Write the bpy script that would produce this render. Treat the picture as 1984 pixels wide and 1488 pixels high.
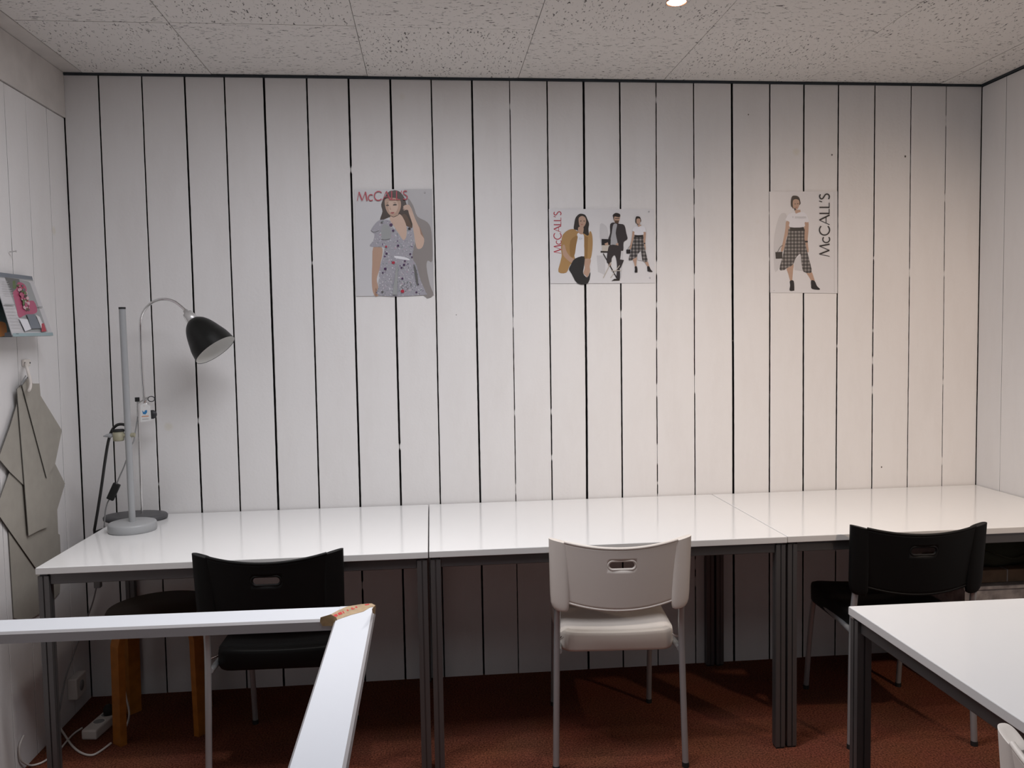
import bpy, bmesh, math, random
from mathutils import Vector, Matrix, noise
scene = bpy.context.scene
for o in list(bpy.data.objects):
    bpy.data.objects.remove(o, do_unlink=True)
COL = scene.collection
random.seed(7)
PI = math.pi

# ------------------------------------------------------------------ camera
FPX, CX, CY = 1621.0, 992.0, 744.0
YAW, PITCH, ROLL = 0.09665, -0.05907, -0.01667
CAM = Vector((0, 0, 1.42))
_f = Vector((math.sin(YAW)*math.cos(PITCH), math.cos(YAW)*math.cos(PITCH), math.sin(PITCH)))
_r0 = Vector((math.cos(YAW), -math.sin(YAW), 0)); _u0 = _r0.cross(_f)
_r = _r0*math.cos(ROLL) + _u0*math.sin(ROLL); _u = _u0*math.cos(ROLL) - _r0*math.sin(ROLL)
cd = bpy.data.cameras.new('camera'); cam = bpy.data.objects.new('camera', cd); COL.objects.link(cam)
cd.sensor_width = 36.0; cd.lens = FPX/1984*36; cd.clip_start = 0.02
m = Matrix((( _r.x, _u.x, -_f.x), (_r.y, _u.y, -_f.y), (_r.z, _u.z, -_f.z))).to_4x4()
m.translation = CAM; cam.matrix_world = m
scene.camera = cam

def at(px, py, ax, val):
    """where the sight line through a photo pixel meets the plane ax=val"""
    d = _f + _r*((px-CX)/FPX) - _u*((py-CY)/FPX)
    i = 'XYZ'.index(ax)
    return CAM + d*((val-CAM[i])/d[i])
def hit(px, py, p0, n):
    d = _f + _r*((px-CX)/FPX) - _u*((py-CY)/FPX)
    return CAM + d*((p0-CAM).dot(n)/d.dot(n))

# ------------------------------------------------------------------ world, lights, exposure
vs = scene.view_settings
vs.view_transform = 'Standard'; vs.look = 'None'; vs.gamma = 1.0; vs.use_curve_mapping = False
vs.exposure = 0.08
w = bpy.data.worlds.new('world'); scene.world = w; w.use_nodes = True
w.node_tree.nodes['Background'].inputs[0].default_value = (0.80, 0.85, 0.95, 1)
w.node_tree.nodes['Background'].inputs[1].default_value = 0.10
def spot(name, loc, target, power, color, size, blend=0.6, radius=0.03):
    ld = bpy.data.lights.new(name, 'SPOT'); ld.energy = power; ld.color = color
    ld.spot_size = math.radians(size); ld.spot_blend = blend; ld.shadow_soft_size = radius
    o = bpy.data.objects.new(name, ld); COL.objects.link(o); o.location = loc
    o.rotation_euler = (Vector(target)-Vector(loc)).to_track_quat('-Z', 'Y').to_euler()
    return o
spot('spot_lamp_light', (0.725, 2.40, 2.35), (0.72, 2.75, 0.0), 30, (1.0, 0.92, 0.84), 125, 0.9, 0.035)
spot('spot_lamp_light', (2.05, 1.10, 2.30), (1.80, 3.42, 0.85), 72, (1.0, 0.76, 0.58), 70, 1.0, 0.035)
def panel(loc, sx, sy, power, color, rx=0.0):
    ad = bpy.data.lights.new('panel_and_fill_light', 'AREA'); ad.energy = power; ad.color = color; ad.shape = 'RECTANGLE'; ad.size = sx; ad.size_y = sy
    ao = bpy.data.objects.new('panel_and_fill_light', ad); COL.objects.link(ao); ao.location = loc; ao.rotation_euler = (math.radians(rx), 0, 0)
panel((0.05, 2.0, 2.42), 1.3, 0.45, 24.5, (0.945, 0.948, 1.0))
spot('spot_lamp_light', (-0.65, 2.12, 2.35), (-0.65, 2.30, 0.0), 30, (1.0, 0.95, 0.90), 78, 0.8, 0.035)
spot('spot_lamp_light', (2.0, 2.12, 2.35), (2.0, 2.30, 0.0), 22, (1.0, 0.88, 0.74), 84, 0.8, 0.035)
panel((0.3, 0.2, 2.42), 1.2, 0.6, 5, (0.9, 0.95, 1.0))  # unseen fill added overhead to raise the room's cool ambient light

# ------------------------------------------------------------------ materials
MATS = {}
def mat(name, color, rough=0.5, metal=0.0, spec=0.5, nscale=0, namt=0.0, bump=0.0, bscale=200, coat=0.0, emit=None, trans=0.0, alpha=1.0):
    mt = bpy.data.materials.new(name); mt.use_nodes = True
    nt = mt.node_tree; b = nt.nodes['Principled BSDF']
    b.inputs['Base Color'].default_value = (*color, 1); b.inputs['Roughness'].default_value = rough
    b.inputs['Metallic'].default_value = metal; b.inputs['Specular IOR Level'].default_value = spec
    b.inputs['Coat Weight'].default_value = coat; b.inputs['Transmission Weight'].default_value = trans
    b.inputs['Alpha'].default_value = alpha
    tc = nt.nodes.new('ShaderNodeTexCoord')
    if namt > 0:
        n = nt.nodes.new('ShaderNodeTexNoise'); n.inputs['Scale'].default_value = nscale; n.inputs['Detail'].default_value = 5
        nt.links.new(tc.outputs['Object'], n.inputs['Vector'])
        r = nt.nodes.new('ShaderNodeValToRGB')
        r.color_ramp.elements[0].position = 0.3; r.color_ramp.elements[1].position = 0.7
        r.color_ramp.elements[0].color = (*[c*(1-namt) for c in color], 1)
        r.color_ramp.elements[1].color = (*[min(1, c*(1+namt*0.5)) for c in color], 1)
        nt.links.new(n.outputs['Fac'], r.inputs['Fac']); nt.links.new(r.outputs['Color'], b.inputs['Base Color'])
    if bump > 0:
        n2 = nt.nodes.new('ShaderNodeTexNoise'); n2.inputs['Scale'].default_value = bscale; n2.inputs['Detail'].default_value = 3
        nt.links.new(tc.outputs['Object'], n2.inputs['Vector'])
        bp = nt.nodes.new('ShaderNodeBump'); bp.inputs['Strength'].default_value = bump; bp.inputs['Distance'].default_value = 0.002
        nt.links.new(n2.outputs['Fac'], bp.inputs['Height']); nt.links.new(bp.outputs['Normal'], b.inputs['Normal'])
    if emit:
        b.inputs['Emission Color'].default_value = (*emit[0], 1); b.inputs['Emission Strength'].default_value = emit[1]
    MATS[name] = mt
    return mt

def painted_wood():
    mt = mat('white_painted_wood', (0.74, 0.735, 0.73), rough=0.55, bump=0.25, bscale=90)
    nt = mt.node_tree; b = nt.nodes['Principled BSDF']; tc = nt.nodes['Texture Coordinate']
    mp = nt.nodes.new('ShaderNodeMapping'); mp.inputs['Scale'].default_value = (9, 9, 2.2)
    nt.links.new(tc.outputs['Object'], mp.inputs['Vector'])
    n = nt.nodes.new('ShaderNodeTexNoise'); n.inputs['Scale'].default_value = 1.0; n.inputs['Detail'].default_value = 8; n.inputs['Roughness'].default_value = 0.7
    nt.links.new(mp.outputs['Vector'], n.inputs['Vector'])
    r = nt.nodes.new('ShaderNodeValToRGB')
    r.color_ramp.elements[0].position = 0.22; r.color_ramp.elements[0].color = (0.732, 0.712, 0.700, 1)
    r.color_ramp.elements[1].position = 0.55; r.color_ramp.elements[1].color = (0.772, 0.757, 0.750, 1)
    nt.links.new(n.outputs['Fac'], r.inputs['Fac'])
    # a few small yellowish stains
    v = nt.nodes.new('ShaderNodeTexVoronoi'); v.inputs['Scale'].default_value = 2.6
    nt.links.new(tc.outputs['Object'], v.inputs['Vector'])
    r2 = nt.nodes.new('ShaderNodeValToRGB')
    r2.color_ramp.elements[0].position = 0.02; r2.color_ramp.elements[0].color = (0.5, 0.5, 0.5, 1)
    r2.color_ramp.elements[1].position = 0.055; r2.color_ramp.elements[1].color = (0, 0, 0, 1)
    nt.links.new(v.outputs['Distance'], r2.inputs['Fac'])
    mx = nt.nodes.new('ShaderNodeMixRGB'); mx.inputs['Color2'].default_value = (0.68, 0.64, 0.52, 1)
    nt.links.new(r2.outputs['Color'], mx.inputs['Fac']); nt.links.new(r.outputs['Color'], mx.inputs['Color1'])
    nt.links.new(mx.outputs['Color'], b.inputs['Base Color'])
    return mt

def ceiling_mat():
    """mineral fibre tiles: fissures run one way on a tile and the other way on the next"""
    mt = mat('mineral_fibre_tile', (0.66, 0.64, 0.61), rough=0.9)
    nt = mt.node_tree; b = nt.nodes['Principled BSDF']; tc = nt.nodes['Texture Coordinate']
    def fiss(scale):
        mp = nt.nodes.new('ShaderNodeMapping'); mp.inputs['Scale'].default_value = scale
        nt.links.new(tc.outputs['Object'], mp.inputs['Vector'])
        n = nt.nodes.new('ShaderNodeTexNoise'); n.inputs['Scale'].default_value = 1.0; n.inputs['Detail'].default_value = 2.0
        n.inputs['Roughness'].default_value = 0.6; n.inputs['Distortion'].default_value = 0.6
        nt.links.new(mp.outputs['Vector'], n.inputs['Vector'])
        r = nt.nodes.new('ShaderNodeValToRGB')
        r.color_ramp.elements[0].position = 0.625; r.color_ramp.elements[0].color = (0, 0, 0, 1)
        r.color_ramp.elements[1].position = 0.670; r.color_ramp.elements[1].color = (1, 1, 1, 1)
        nt.links.new(n.outputs['Fac'], r.inputs['Fac']); return r
    c = fiss((150, 55, 1)); a = fiss((55, 150, 1))
    ch = nt.nodes.new('ShaderNodeTexChecker'); ch.inputs['Scale'].default_value = 1/0.6
    ch.inputs['Color1'].default_value = (1, 1, 1, 1); ch.inputs['Color2'].default_value = (0, 0, 0, 1)
    mp = nt.nodes.new('ShaderNodeMapping'); mp.inputs['Location'].default_value = (-0.377+0.6*4, -2.88+0.6*6, 0.3)
    nt.links.new(tc.outputs['Object'], mp.inputs['Vector']); nt.links.new(mp.outputs['Vector'], ch.inputs['Vector'])
    mx = nt.nodes.new('ShaderNodeMixRGB')
    nt.links.new(ch.outputs['Fac'], mx.inputs['Fac']); nt.links.new(a.outputs['Color'], mx.inputs['Color1']); nt.links.new(c.outputs['Color'], mx.inputs['Color2'])
    cm = nt.nodes.new('ShaderNodeMixRGB'); cm.inputs['Color1'].default_value = (0.75, 0.725, 0.695, 1); cm.inputs['Color2'].default_value = (0.13, 0.12, 0.115, 1)
    nt.links.new(mx.outputs['Color'], cm.inputs['Fac']); nt.links.new(cm.outputs['Color'], b.inputs['Base Color'])
    bp = nt.nodes.new('ShaderNodeBump'); bp.invert = True; bp.inputs['Strength'].default_value = 0.6; bp.inputs['Distance'].default_value = 0.004
    nt.links.new(mx.outputs['Color'], bp.inputs['Height']); nt.links.new(bp.outputs['Normal'], b.inputs['Normal'])
    return mt

def carpet_mat():
    mt = mat('rust_carpet', (0.2, 0.07, 0.045), rough=0.95, spec=0.1)
    nt = mt.node_tree; b = nt.nodes['Principled BSDF']; tc = nt.nodes['Texture Coordinate']
    n = nt.nodes.new('ShaderNodeTexNoise'); n.inputs['Scale'].default_value = 170; n.inputs['Detail'].default_value = 4
    n3 = nt.nodes.new('ShaderNodeTexNoise'); n3.inputs['Scale'].default_value = 5; n3.inputs['Detail'].default_value = 4
    nt.links.new(tc.outputs['Object'], n.inputs['Vector']); nt.links.new(tc.outputs['Object'], n3.inputs['Vector'])
    r = nt.nodes.new('ShaderNodeValToRGB')
    r.color_ramp.elements[0].position = 0.3; r.color_ramp.elements[0].color = (0.042, 0.013, 0.007, 1)
    r.color_ramp.elements[1].position = 0.72; r.color_ramp.elements[1].color = (0.27, 0.088, 0.050, 1)
    nt.links.new(n.outputs['Fac'], r.inputs['Fac'])
    mx = nt.nodes.new('ShaderNodeMixRGB'); mx.blend_type = 'MULTIPLY'; mx.inputs['Fac'].default_value = 0.35
    nt.links.new(r.outputs['Color'], mx.inputs['Color1']); nt.links.new(n3.outputs['Color'], mx.inputs['Color2'])
    nt.links.new(mx.outputs['Color'], b.inputs['Base Color'])
    bp = nt.nodes.new('ShaderNodeBump'); bp.inputs['Strength'].default_value = 0.7; bp.inputs['Distance'].default_value = 0.005
    nt.links.new(n.outputs['Fac'], bp.inputs['Height']); nt.links.new(bp.outputs['Normal'], b.inputs['Normal'])
    return mt

M_WOOD = painted_wood(); M_CEIL = ceiling_mat(); M_CARPET = carpet_mat()
M_GAP = mat('dark_gap', (0.012, 0.011, 0.011), 0.95, spec=0.0)
M_SOFT = mat('filled_gap', (0.12, 0.11, 0.10), 0.95, spec=0.0)
M_TRIM = mat('blue_black_metal', (0.012, 0.02, 0.028), 0.4)
M_PLAIN = mat('smooth_white_paint', (0.64, 0.605, 0.575), 0.7, nscale=14, namt=0.08)
M_LAM = mat('white_laminate', (0.80, 0.80, 0.80), 0.12, spec=0.55)
M_EDGE = mat('white_edge_band', (0.62, 0.61, 0.60), 0.45)
M_STEEL = mat('grey_steel', (0.13, 0.125, 0.125), 0.38, metal=0.65)
M_STEELD = mat('dark_steel_groove', (0.05, 0.05, 0.055), 0.5, metal=0.5)
M_TUBE = mat('silver_grey_tube', (0.42, 0.43, 0.44), 0.35, metal=0.55)
M_CHROME = mat('chrome', (0.75, 0.75, 0.76), 0.12, metal=1.0)
M_WPL = mat('white_plastic', (0.74, 0.685, 0.63), 0.42, bump=0.05, bscale=400)
M_BPL = mat('black_plastic', (0.005, 0.005, 0.005), 0.5, spec=0.18, bump=0.05, bscale=400)
M_BRUB = mat('black_rubber', (0.01, 0.01, 0.01), 0.7)
M_GREYP = mat('grey_enamel', (0.36, 0.37, 0.38), 0.4)
M_DKGR = mat('dark_grey_enamel', (0.075, 0.075, 0.08), 0.45)
M_SHADE = mat('black_enamel', (0.006, 0.0065, 0.006), 0.4, spec=0.3)
M_SHIN = mat('white_enamel', (0.8, 0.8, 0.78), 0.5)
M_ALU = mat('dull_aluminium', (0.62, 0.61, 0.60), 0.4, metal=0.6)
M_BEIGE = mat('beige_plastic', (0.33, 0.31, 0.22), 0.5)
M_CABLEB = mat('black_cable', (0.015, 0.015, 0.015), 0.5)
M_CABLEG = mat('grey_cable', (0.24, 0.24, 0.24), 0.5)
M_CABLEW = mat('white_cable', (0.62, 0.58, 0.54), 0.5)
M_WHITE = mat('white_paper', (0.80, 0.80, 0.79), 0.5)
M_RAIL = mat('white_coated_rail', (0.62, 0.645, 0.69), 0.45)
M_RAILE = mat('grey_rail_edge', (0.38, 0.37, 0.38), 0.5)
M_TAPE = mat('brown_packing_tape', (0.42, 0.29, 0.155), 0.28, nscale=60, namt=0.25, coat=0.3)
M_RED = mat('red_print', (0.50, 0.03, 0.03), 0.45)
M_CARD = mat('grey_card', (0.37, 0.345, 0.30), 0.8, nscale=25, namt=0.06)
M_CARDE = mat('grey_card_edge', (0.12, 0.11, 0.10), 0.9)
M_BIRCH = mat('orange_lacquered_birch', (0.36, 0.13, 0.018), 0.4, nscale=30, namt=0.2)
M_SEATB = mat('dark_brown_linoleum', (0.045, 0.027, 0.015), 0.55, spec=0.25)
M_BULB = mat('lit_reflector', (1, 1, 1), 0.3, emit=((1.0, 0.93, 0.82), 30.0))
M_COPPER = mat('copper_rim', (0.45, 0.22, 0.13), 0.35, metal=0.7)

# ------------------------------------------------------------------ mesh builder
class MB:
    def __init__(s): s.v = []; s.f = []; s.m = []; s.sm = []; s.mats = []
    def mi(s, m):
        if m not in s.mats: s.mats.append(m)
        return s.mats.index(m)
    def add(s, vs_, fs, m, smooth=False):
        b = len(s.v); s.v += [tuple(v) for v in vs_]; k = s.mi(m)
        for f in fs: s.f.append([b+i for i in f]); s.m.append(k); s.sm.append(smooth)
    def box(s, x0, x1, y0, y1, z0, z1, m, bev=0.0, M=None):
        if bev > 0:
            bm = bmesh.new(); bmesh.ops.create_cube(bm, size=1)
            for v in bm.verts: v.co = Vector(((x0+x1)/2+v.co.x*(x1-x0), (y0+y1)/2+v.co.y*(y1-y0), (z0+z1)/2+v.co.z*(z1-z0)))
            bmesh.ops.bevel(bm, geom=bm.edges[:], offset=bev, segments=2, affect='EDGES', profile=0.5)
            bm.verts.index_update()
            vs_ = [v.co.copy() for v in bm.verts]; fs = [[v.index for v in f.verts] for f in bm.faces]; bm.free()
        else:
            vs_ = [Vector(p) for p in ((x0,y0,z0),(x1,y0,z0),(x1,y1,z0),(x0,y1,z0),(x0,y0,z1),(x1,y0,z1),(x1,y1,z1),(x0,y1,z1))]
            fs = [(0,3,2,1),(4,5,6,7),(0,1,5,4),(1,2,6,5),(2,3,7,6),(3,0,4,7)]
        if M: vs_ = [M @ v for v in vs_]
        s.add(vs_, fs, m)
    def tube(s, pts, r, m, seg=12, caps=True):
        pts = [Vector(p) for p in pts]; n = len(pts)
        rs = r if isinstance(r, (list, tuple)) else [r]*n
        up = None; rings = []
        for i in range(n):
            t = (pts[min(i+1, n-1)]-pts[max(i-1, 0)]).normalized()
            if up is None:
                up = Vector((0, 0, 1)) if abs(t.z) < 0.9 else Vector((1, 0, 0))
            a = t.cross(up).normalized(); up = a.cross(t).normalized()
            rings.append([pts[i]+(a*math.cos(2*PI*k/seg)+up*math.sin(2*PI*k/seg))*rs[i] for k in range(seg)])
        vs_ = [v for R in rings for v in R]
        fs = [(i*seg+k, i*seg+(k+1)%seg, (i+1)*seg+(k+1)%seg, (i+1)*seg+k) for i in range(n-1) for k in range(seg)]
        s.add(vs_, fs, m, True)
        if caps:
            s.add(rings[0], [list(range(seg))[::-1]], m); s.add(rings[-1], [list(range(seg))], m)
    def lathe(s, prof, c, m, seg=40, sx=1.0, sy=1.0, M=None, smooth=True):
        """prof: list of (radius, z)"""
        vs_ = []
        for (r, z) in prof:
            for k in range(seg):
                p = Vector((r*sx*math.cos(2*PI*k/seg), r*sy*math.sin(2*PI*k/seg), z))
                p = (M @ p) if M else p
                vs_.append(p+Vector(c))
        fs = [(i*seg+k, i*seg+(k+1)%seg, (i+1)*seg+(k+1)%seg, (i+1)*seg+k) for i in range(len(prof)-1) for k in range(seg)]
        s.add(vs_, fs, m, smooth)
        for i, rev in ((0, True), (len(prof)-1, False)):
            if prof[i][0] > 1e-4:
                pass
    def disc(s, c, r, m, seg=40, sx=1, sy=1, M=None):
        vs_ = []
        for k in range(seg):
            p = Vector((r*sx*math.cos(2*PI*k/seg), r*sy*math.sin(2*PI*k/seg), 0)); p = (M @ p) if M else p
            vs_.append(p+Vector(c))
        s.add(vs_, [list(range(seg))], m)
    def poly(s, pts, m): s.add(pts, [list(range(len(pts)))], m)
    def prism(s, pts, off, m, me=None):
        """flat outline given thickness by the vector off"""
        n = len(pts); a = [Vector(p) for p in pts]; b = [p+off for p in a]
        s.add(a, [list(range(n))], m); s.add(b, [list(range(n))[::-1]], m)
        s.add(a+b, [(i, (i+1) % n, n+(i+1) % n, n+i) for i in range(n)], me or m)
    def build(s, name, parent=None, weld=False):
        me = bpy.data.meshes.new(name); me.from_pydata(s.v, [], s.f)
        for mm in s.mats: me.materials.append(mm)
        for p, k, sm in zip(me.polygons, s.m, s.sm): p.material_index = k; p.use_smooth = sm
        bm = bmesh.new(); bm.from_mesh(me)
        if weld: bmesh.ops.remove_doubles(bm, verts=bm.verts, dist=1e-5)
        bmesh.ops.recalc_face_normals(bm, faces=bm.faces) if weld else None
        bm.to_mesh(me); bm.free(); me.update()
        o = bpy.data.objects.new(name, me); COL.objects.link(o)
        if parent: o.parent = parent
        return o

def tag(o, label=None, cat=None, group=None, kind=None):
    if label: o['label'] = label
    if cat: o['category'] = cat
    if group: o['group'] = group
    if kind: o['kind'] = kind
    return o
def empty(name, loc, rz=0.0):
    o = bpy.data.objects.new(name, None); o.empty_display_size = 0.05; COL.objects.link(o)
    o.location = loc; o.rotation_euler = (0, 0, rz); return o
def smooth_pts(pts, n=6, closed=False):
    pts = [Vector(p) for p in pts]; out = []; N = len(pts)
    rng = range(N) if closed else range(N-1)
    for i in rng:
        g = (lambda k: pts[k % N]) if closed else (lambda k: pts[max(0, min(N-1, k))])
        p0, p1, p2, p3 = g(i-1), g(i), g(i+1), g(i+2)
        for k in range(n):
            t = k/n
            out.append(0.5*((2*p1)+(p2-p0)*t+(2*p0-5*p1+4*p2-p3)*t*t+(3*p1-p0-3*p2+p3)*t**3))
    if not closed: out.append(pts[-1])
    return out

# ------------------------------------------------------------------ room
WY, LX, RX, CZ = 3.42, -1.38, 2.366, 2.4495
YB = -1.6
m_ = MB(); m_.box(LX-0.1, RX+0.1, YB, WY+0.1, -0.05, 0, M_CARPET); tag(m_.build('floor'), kind='structure')
# ceiling: tiles with real seams
m_ = MB()
xs = [LX-0.06, -1.303, -0.823, -0.223, 0.377, 0.977, 1.577, 2.177, RX+0.06]
ys = [WY+0.06, 2.88, 2.28, 1.68, 1.08, 0.48, -0.12, -0.72, YB]
g = 0.0011
for i in range(len(xs)-1):
    for j in range(len(ys)-1):
        dz = random.uniform(0, 0.0025)
        m_.box(xs[i]+g, xs[i+1]-(g if i else 0.003), ys[j+1]+(0.0006), ys[j]-(0.0006), CZ+dz, CZ+0.02, M_PLAIN if i == 0 else M_CEIL)
m_.box(LX-0.06, RX+0.06, YB, WY+0.06, CZ+0.02, CZ+0.05, M_SOFT)
tag(m_.build('ceiling'), kind='structure')

topx = [189.7,273.9,357,434,511,594,675,756,835,914,987.5,1059.6,1130.7,1200.7,1270.8,1343.9,1418,1491.5,1558,1625,1695.7,1766,1834]
bot = [(226.5,1000),(309,984),(391,988),(465.5,986),(539,983),(618.7,980),(698,977),(777,973),(853.5,970),(930.7,968),(999.8,965),(1069.5,962),(1137.7,960),(1205.8,958),(1273.8,955),(1347,954),(1421,951),(1491,949),(1556,947),(1620,945),(1689,943),(1757.7,942),(1825,939)]
gw = [2.6,2.2,3.2,2.8,4.0,3.0,3.6,3.8,2.6,3.6,1.7,2.6,4.4,2.8,2.2,2.0,4.4,2.8,3.4,2.2,2.4,1.8,1.6]
brk = [.05,.10,.06,.05,.03,.14,.08,.05,.14,.03,.35,.14,.02,.10,.35,.30,.02,.10,.06,.30,.28,.2,.3]
PT = 2.440
def gap_line(i):
    yt = 146+(topx[i]-135)*22/1768
    a = at(topx[i], yt, 'Y', WY); b = at(bot[i][0], bot[i][1], 'Y', WY)
    sl = (a.x-b.x)/(a.z-b.z)
    return lambda z: b.x+sl*(z-b.z)
lines = [lambda z: LX+0.0034] + [gap_line(i) for i in range(23)] + [lambda z: RX-0.0012]
widths = [0.0] + [x*0.0020 for x in gw] + [0.0]
breaks = [0] + brk + [0]
def plank_edges(k, z, side, seed):
    w_ = widths[k]/2
    x = lines[k](z)+0.0015*noise.noise(Vector((k*7.3, z*1.3, 0)))
    jit = 0.00055*noise.noise(Vector((seed*3.7, z*38.0, side)))
    if noise.noise(Vector((k*5.1, z*16.0, 9.0)))*0.5+0.5 < breaks[k]*0.62+0.13 and breaks[k] > 0.04: w_ = 0.00015 if side > 0 else w_*0.5
    return x+side*w_+jit
m_ = MB(); NZ = 230; TH = 0.014
for p in range(len(lines)-1):
    off = random.uniform(-0.0012, 0.0012); vs_ = []; fs = []
    for j in range(NZ+1):
        z = PT*j/NZ
        xl = plank_edges(p, z, 1, p); xr = plank_edges(p+1, z, -1, p+0.5)
        y = WY+off
        vs_ += [(xl, y+TH, z), (xl, y+0.0015, z), (xl+0.0015, y, z), (xr-0.0015, y, z), (xr, y+0.0015, z), (xr, y+TH, z)]
    for j in range(NZ):
        for q in range(5): fs.append((j*6+q, j*6+q+1, (j+1)*6+q+1, (j+1)*6+q))
    e = NZ*6; fs.append((e+1, e+2, e+3, e+4, e+5, e))
    m_.add(vs_, [f for i_, f in enumerate(fs) if i_ % 5 not in (0, 4) or len(f) > 4], M_WOOD); m_.add(vs_, [f for i_, f in enumerate(fs) if i_ % 5 in (0, 4) and len(f) == 4], M_GAP)
m_.box(LX-0.02, RX+0.02, WY+TH-0.001, WY+0.05, -0.02, CZ+0.02, M_GAP)
for (px, py, r) in [(1754,303,.004),(1450,222,.0025),(1420,660,.002),(884,610,.0016),(1092,520,.002),(1612,300,.003),(1708,905,.003),(760,300,.0016)]:
    c = at(px, py, 'Y', WY-0.0016); m_.add([c+Vector((r*math.cos(t*PI/4), 0, r*math.sin(t*PI/4)*1.2)) for t in range(8)], [list(range(8))], M_SOFT)
tag(m_.build('wall_back'), kind='structure')

def side_wall(name, X, sgn, gaps, top, y0, gwid):
    """sgn: +1 faces +X"""
    mb = MB(); e = [WY-0.0005]+gaps+[y0]
    for p in range(len(e)-1):
        ya, yb = e[p], e[p+1]; off = random.uniform(0, 0.0008); N = 60; vs_ = []; fs = []
        for j in range(N+1):
            z = top*j/N
            ja = 0.0004*noise.noise(Vector((p*3.3, z*30, X))); jb = 0.0004*noise.noise(Vector((p*5.3, z*30, X+4)))
            g2 = gwid*(0.5+0.5*noise.noise(Vector((p*2.2, z*4, X+1))))
            A = ya-g2/2+ja; B = yb+g2/2+jb; x = X-sgn*off
            vs_ += [(x-sgn*0.012, A, z), (x-sgn*0.001, A, z), (x, A-0.001, z), (x, B+0.001, z), (x-sgn*0.001, B, z), (x-sgn*0.012, B, z)]
        for j in range(N):
            for q in range(5): fs.append((j*6+q, j*6+q+1, (j+1)*6+q+1, (j+1)*6+q))
        ee = N*6; fs.append((ee, ee+1, ee+2, ee+3, ee+4, ee+5))
        mb.add(vs_, [f for i_, f in enumerate(fs) if i_ % 5 not in (0, 4) or len(f) > 4], M_WOOD); mb.add(vs_, [f for i_, f in enumerate(fs) if i_ % 5 in (0, 4) and len(f) == 4], M_GAP)
    xa, xb = sorted((X-sgn*0.011, X-sgn*0.06)); mb.box(xa, xb, y0, WY+0.01, -0.02, CZ+0.02, M_GAP)
    return mb
gl = [3.27, 3.109, 2.962]+[2.962-0.155*k for k in range(1, 29)]
tag(side_wall('wall_left', LX, 1, gl, 2.276, YB, 0.0042).build('wall_left'), kind='structure')
gr = [3.268]+[3.268-0.155*k for k in range(1, 31)]
tag(side_wall('wall_right', RX, -1, gr, 2.438, YB, 0.0036).build('wall_right'), kind='structure')
# smooth board above the left-hand planks, shadow gap angle along ceiling
m_ = MB(); m_.box(LX-0.01, LX+0.006, YB, WY-0.0015, 2.2795, CZ-0.001, M_PLAIN); tag(m_.build('trim_1'), kind='structure')
m_ = MB(); m_.box(LX+0.007, RX, WY-0.006, WY+0.012, PT+0.001, CZ-0.0003, M_TRIM)
m_.box(RX-0.008, RX+0.01, YB, WY-0.006, PT+0.001, CZ-0.0003, M_TRIM); tag(m_.build('trim_2'), kind='structure')

# ------------------------------------------------------------------ tables
def table_thing(name, x0, x1, y0, y1, label, group=None, zt=0.73, leg=0.032, rot=0.0):
    t = empty(name, ((x0+x1)/2, (y0+y1)/2, 0), rot); tag(t, label, 'table', group)
    W, D = (x1-x0)/2, (y1-y0)/2
    a = MB(); th = 0.022
    a.box(-W, W, -D, D, zt-th, zt, M_LAM, bev=0.0016)
    o = a.build('tabletop', t)
    e = 0.0007; b = MB()
    b.box(-W-e, W+e, -D-e, -D+0.001, zt-th+0.0018, zt-0.0018, M_EDGE); b.box(-W-e, W+e, D-0.001, D+e, zt-th+0.0018, zt-0.0018, M_EDGE)
    b.box(-W-e, -W+0.001, -D, D, zt-th+0.0018, zt-0.0018, M_EDGE); b.box(W-0.001, W+e, -D, D, zt-th+0.0018, zt-0.0018, M_EDGE)
    b.build('edge_band', o)
    zr = zt-th
    for sx in (-1, 1):
        for sy in (-1, 1):
            l = MB(); cx, cy = sx*(W-leg/2-0.003), sy*(D-leg/2-0.003); h = leg/2
            gq, dd = 0.0022, 0.004
            P = [(-h,-h),(-gq,-h),(-gq,-h+dd),(gq,-h+dd),(gq,-h),(h,-h),(h,-gq),(h-dd,-gq),(h-dd,gq),(h,gq),(h,h),(gq,h),(gq,h-dd),(-gq,h-dd),(-gq,h),(-h,h),(-h,gq),(-h+dd,gq),(-h+dd,-gq),(-h,-gq)]
            l.prism([(cx+x, cy+y, 0.006) for x, y in P], Vector((0, 0, zr-0.012)), M_STEEL)
            l.box(cx-h+0.005, cx+h-0.005, cy-h+0.005, cy+h-0.005, zr-0.008, zr, M_STEELD)
            lo = l.build('leg', t)
            fo = MB(); fo.box(cx-h+0.002, cx+h-0.002, cy-h+0.002, cy+h-0.002, 0, 0.0065, M_BRUB); fo.build('foot', lo)
    rh = 0.034; q = leg+0.004
    for sy in (-1, 1):
        r = MB(); r.box(-W+q, W-q, sy*(D-0.02)-0.010, sy*(D-0.02)+0.010, zr-rh, zr-0.0005, M_STEEL, bev=0.002); r.build('rail', t)
    for sx in (-1, 1):
        r = MB(); r.box(sx*(W-0.02)-0.010, sx*(W-0.02)+0.010, -D+q, D-q, zr-rh, zr-0.0005, M_STEEL, bev=0.002); r.build('rail', t)
    return t
table_thing('work_table', -1.219, -0.0225, 2.659, 3.413, 'white work table at the left end of the wall row, carrying the lamps')
table_thing('work_table', -0.0175, 1.1732, 2.662, 3.413, 'white work table in the middle of the wall row, behind the white chair')
table_thing('work_table', 1.177, 2.362, 2.665, 3.413, 'white work table at the right end of the wall row, in warm light')
table_thing('work_table', 1.018, 1.768, 0.757, 1.955, 'white table in the right foreground standing away from the wall', leg=0.036, rot=math.radians(-0.6))

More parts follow.
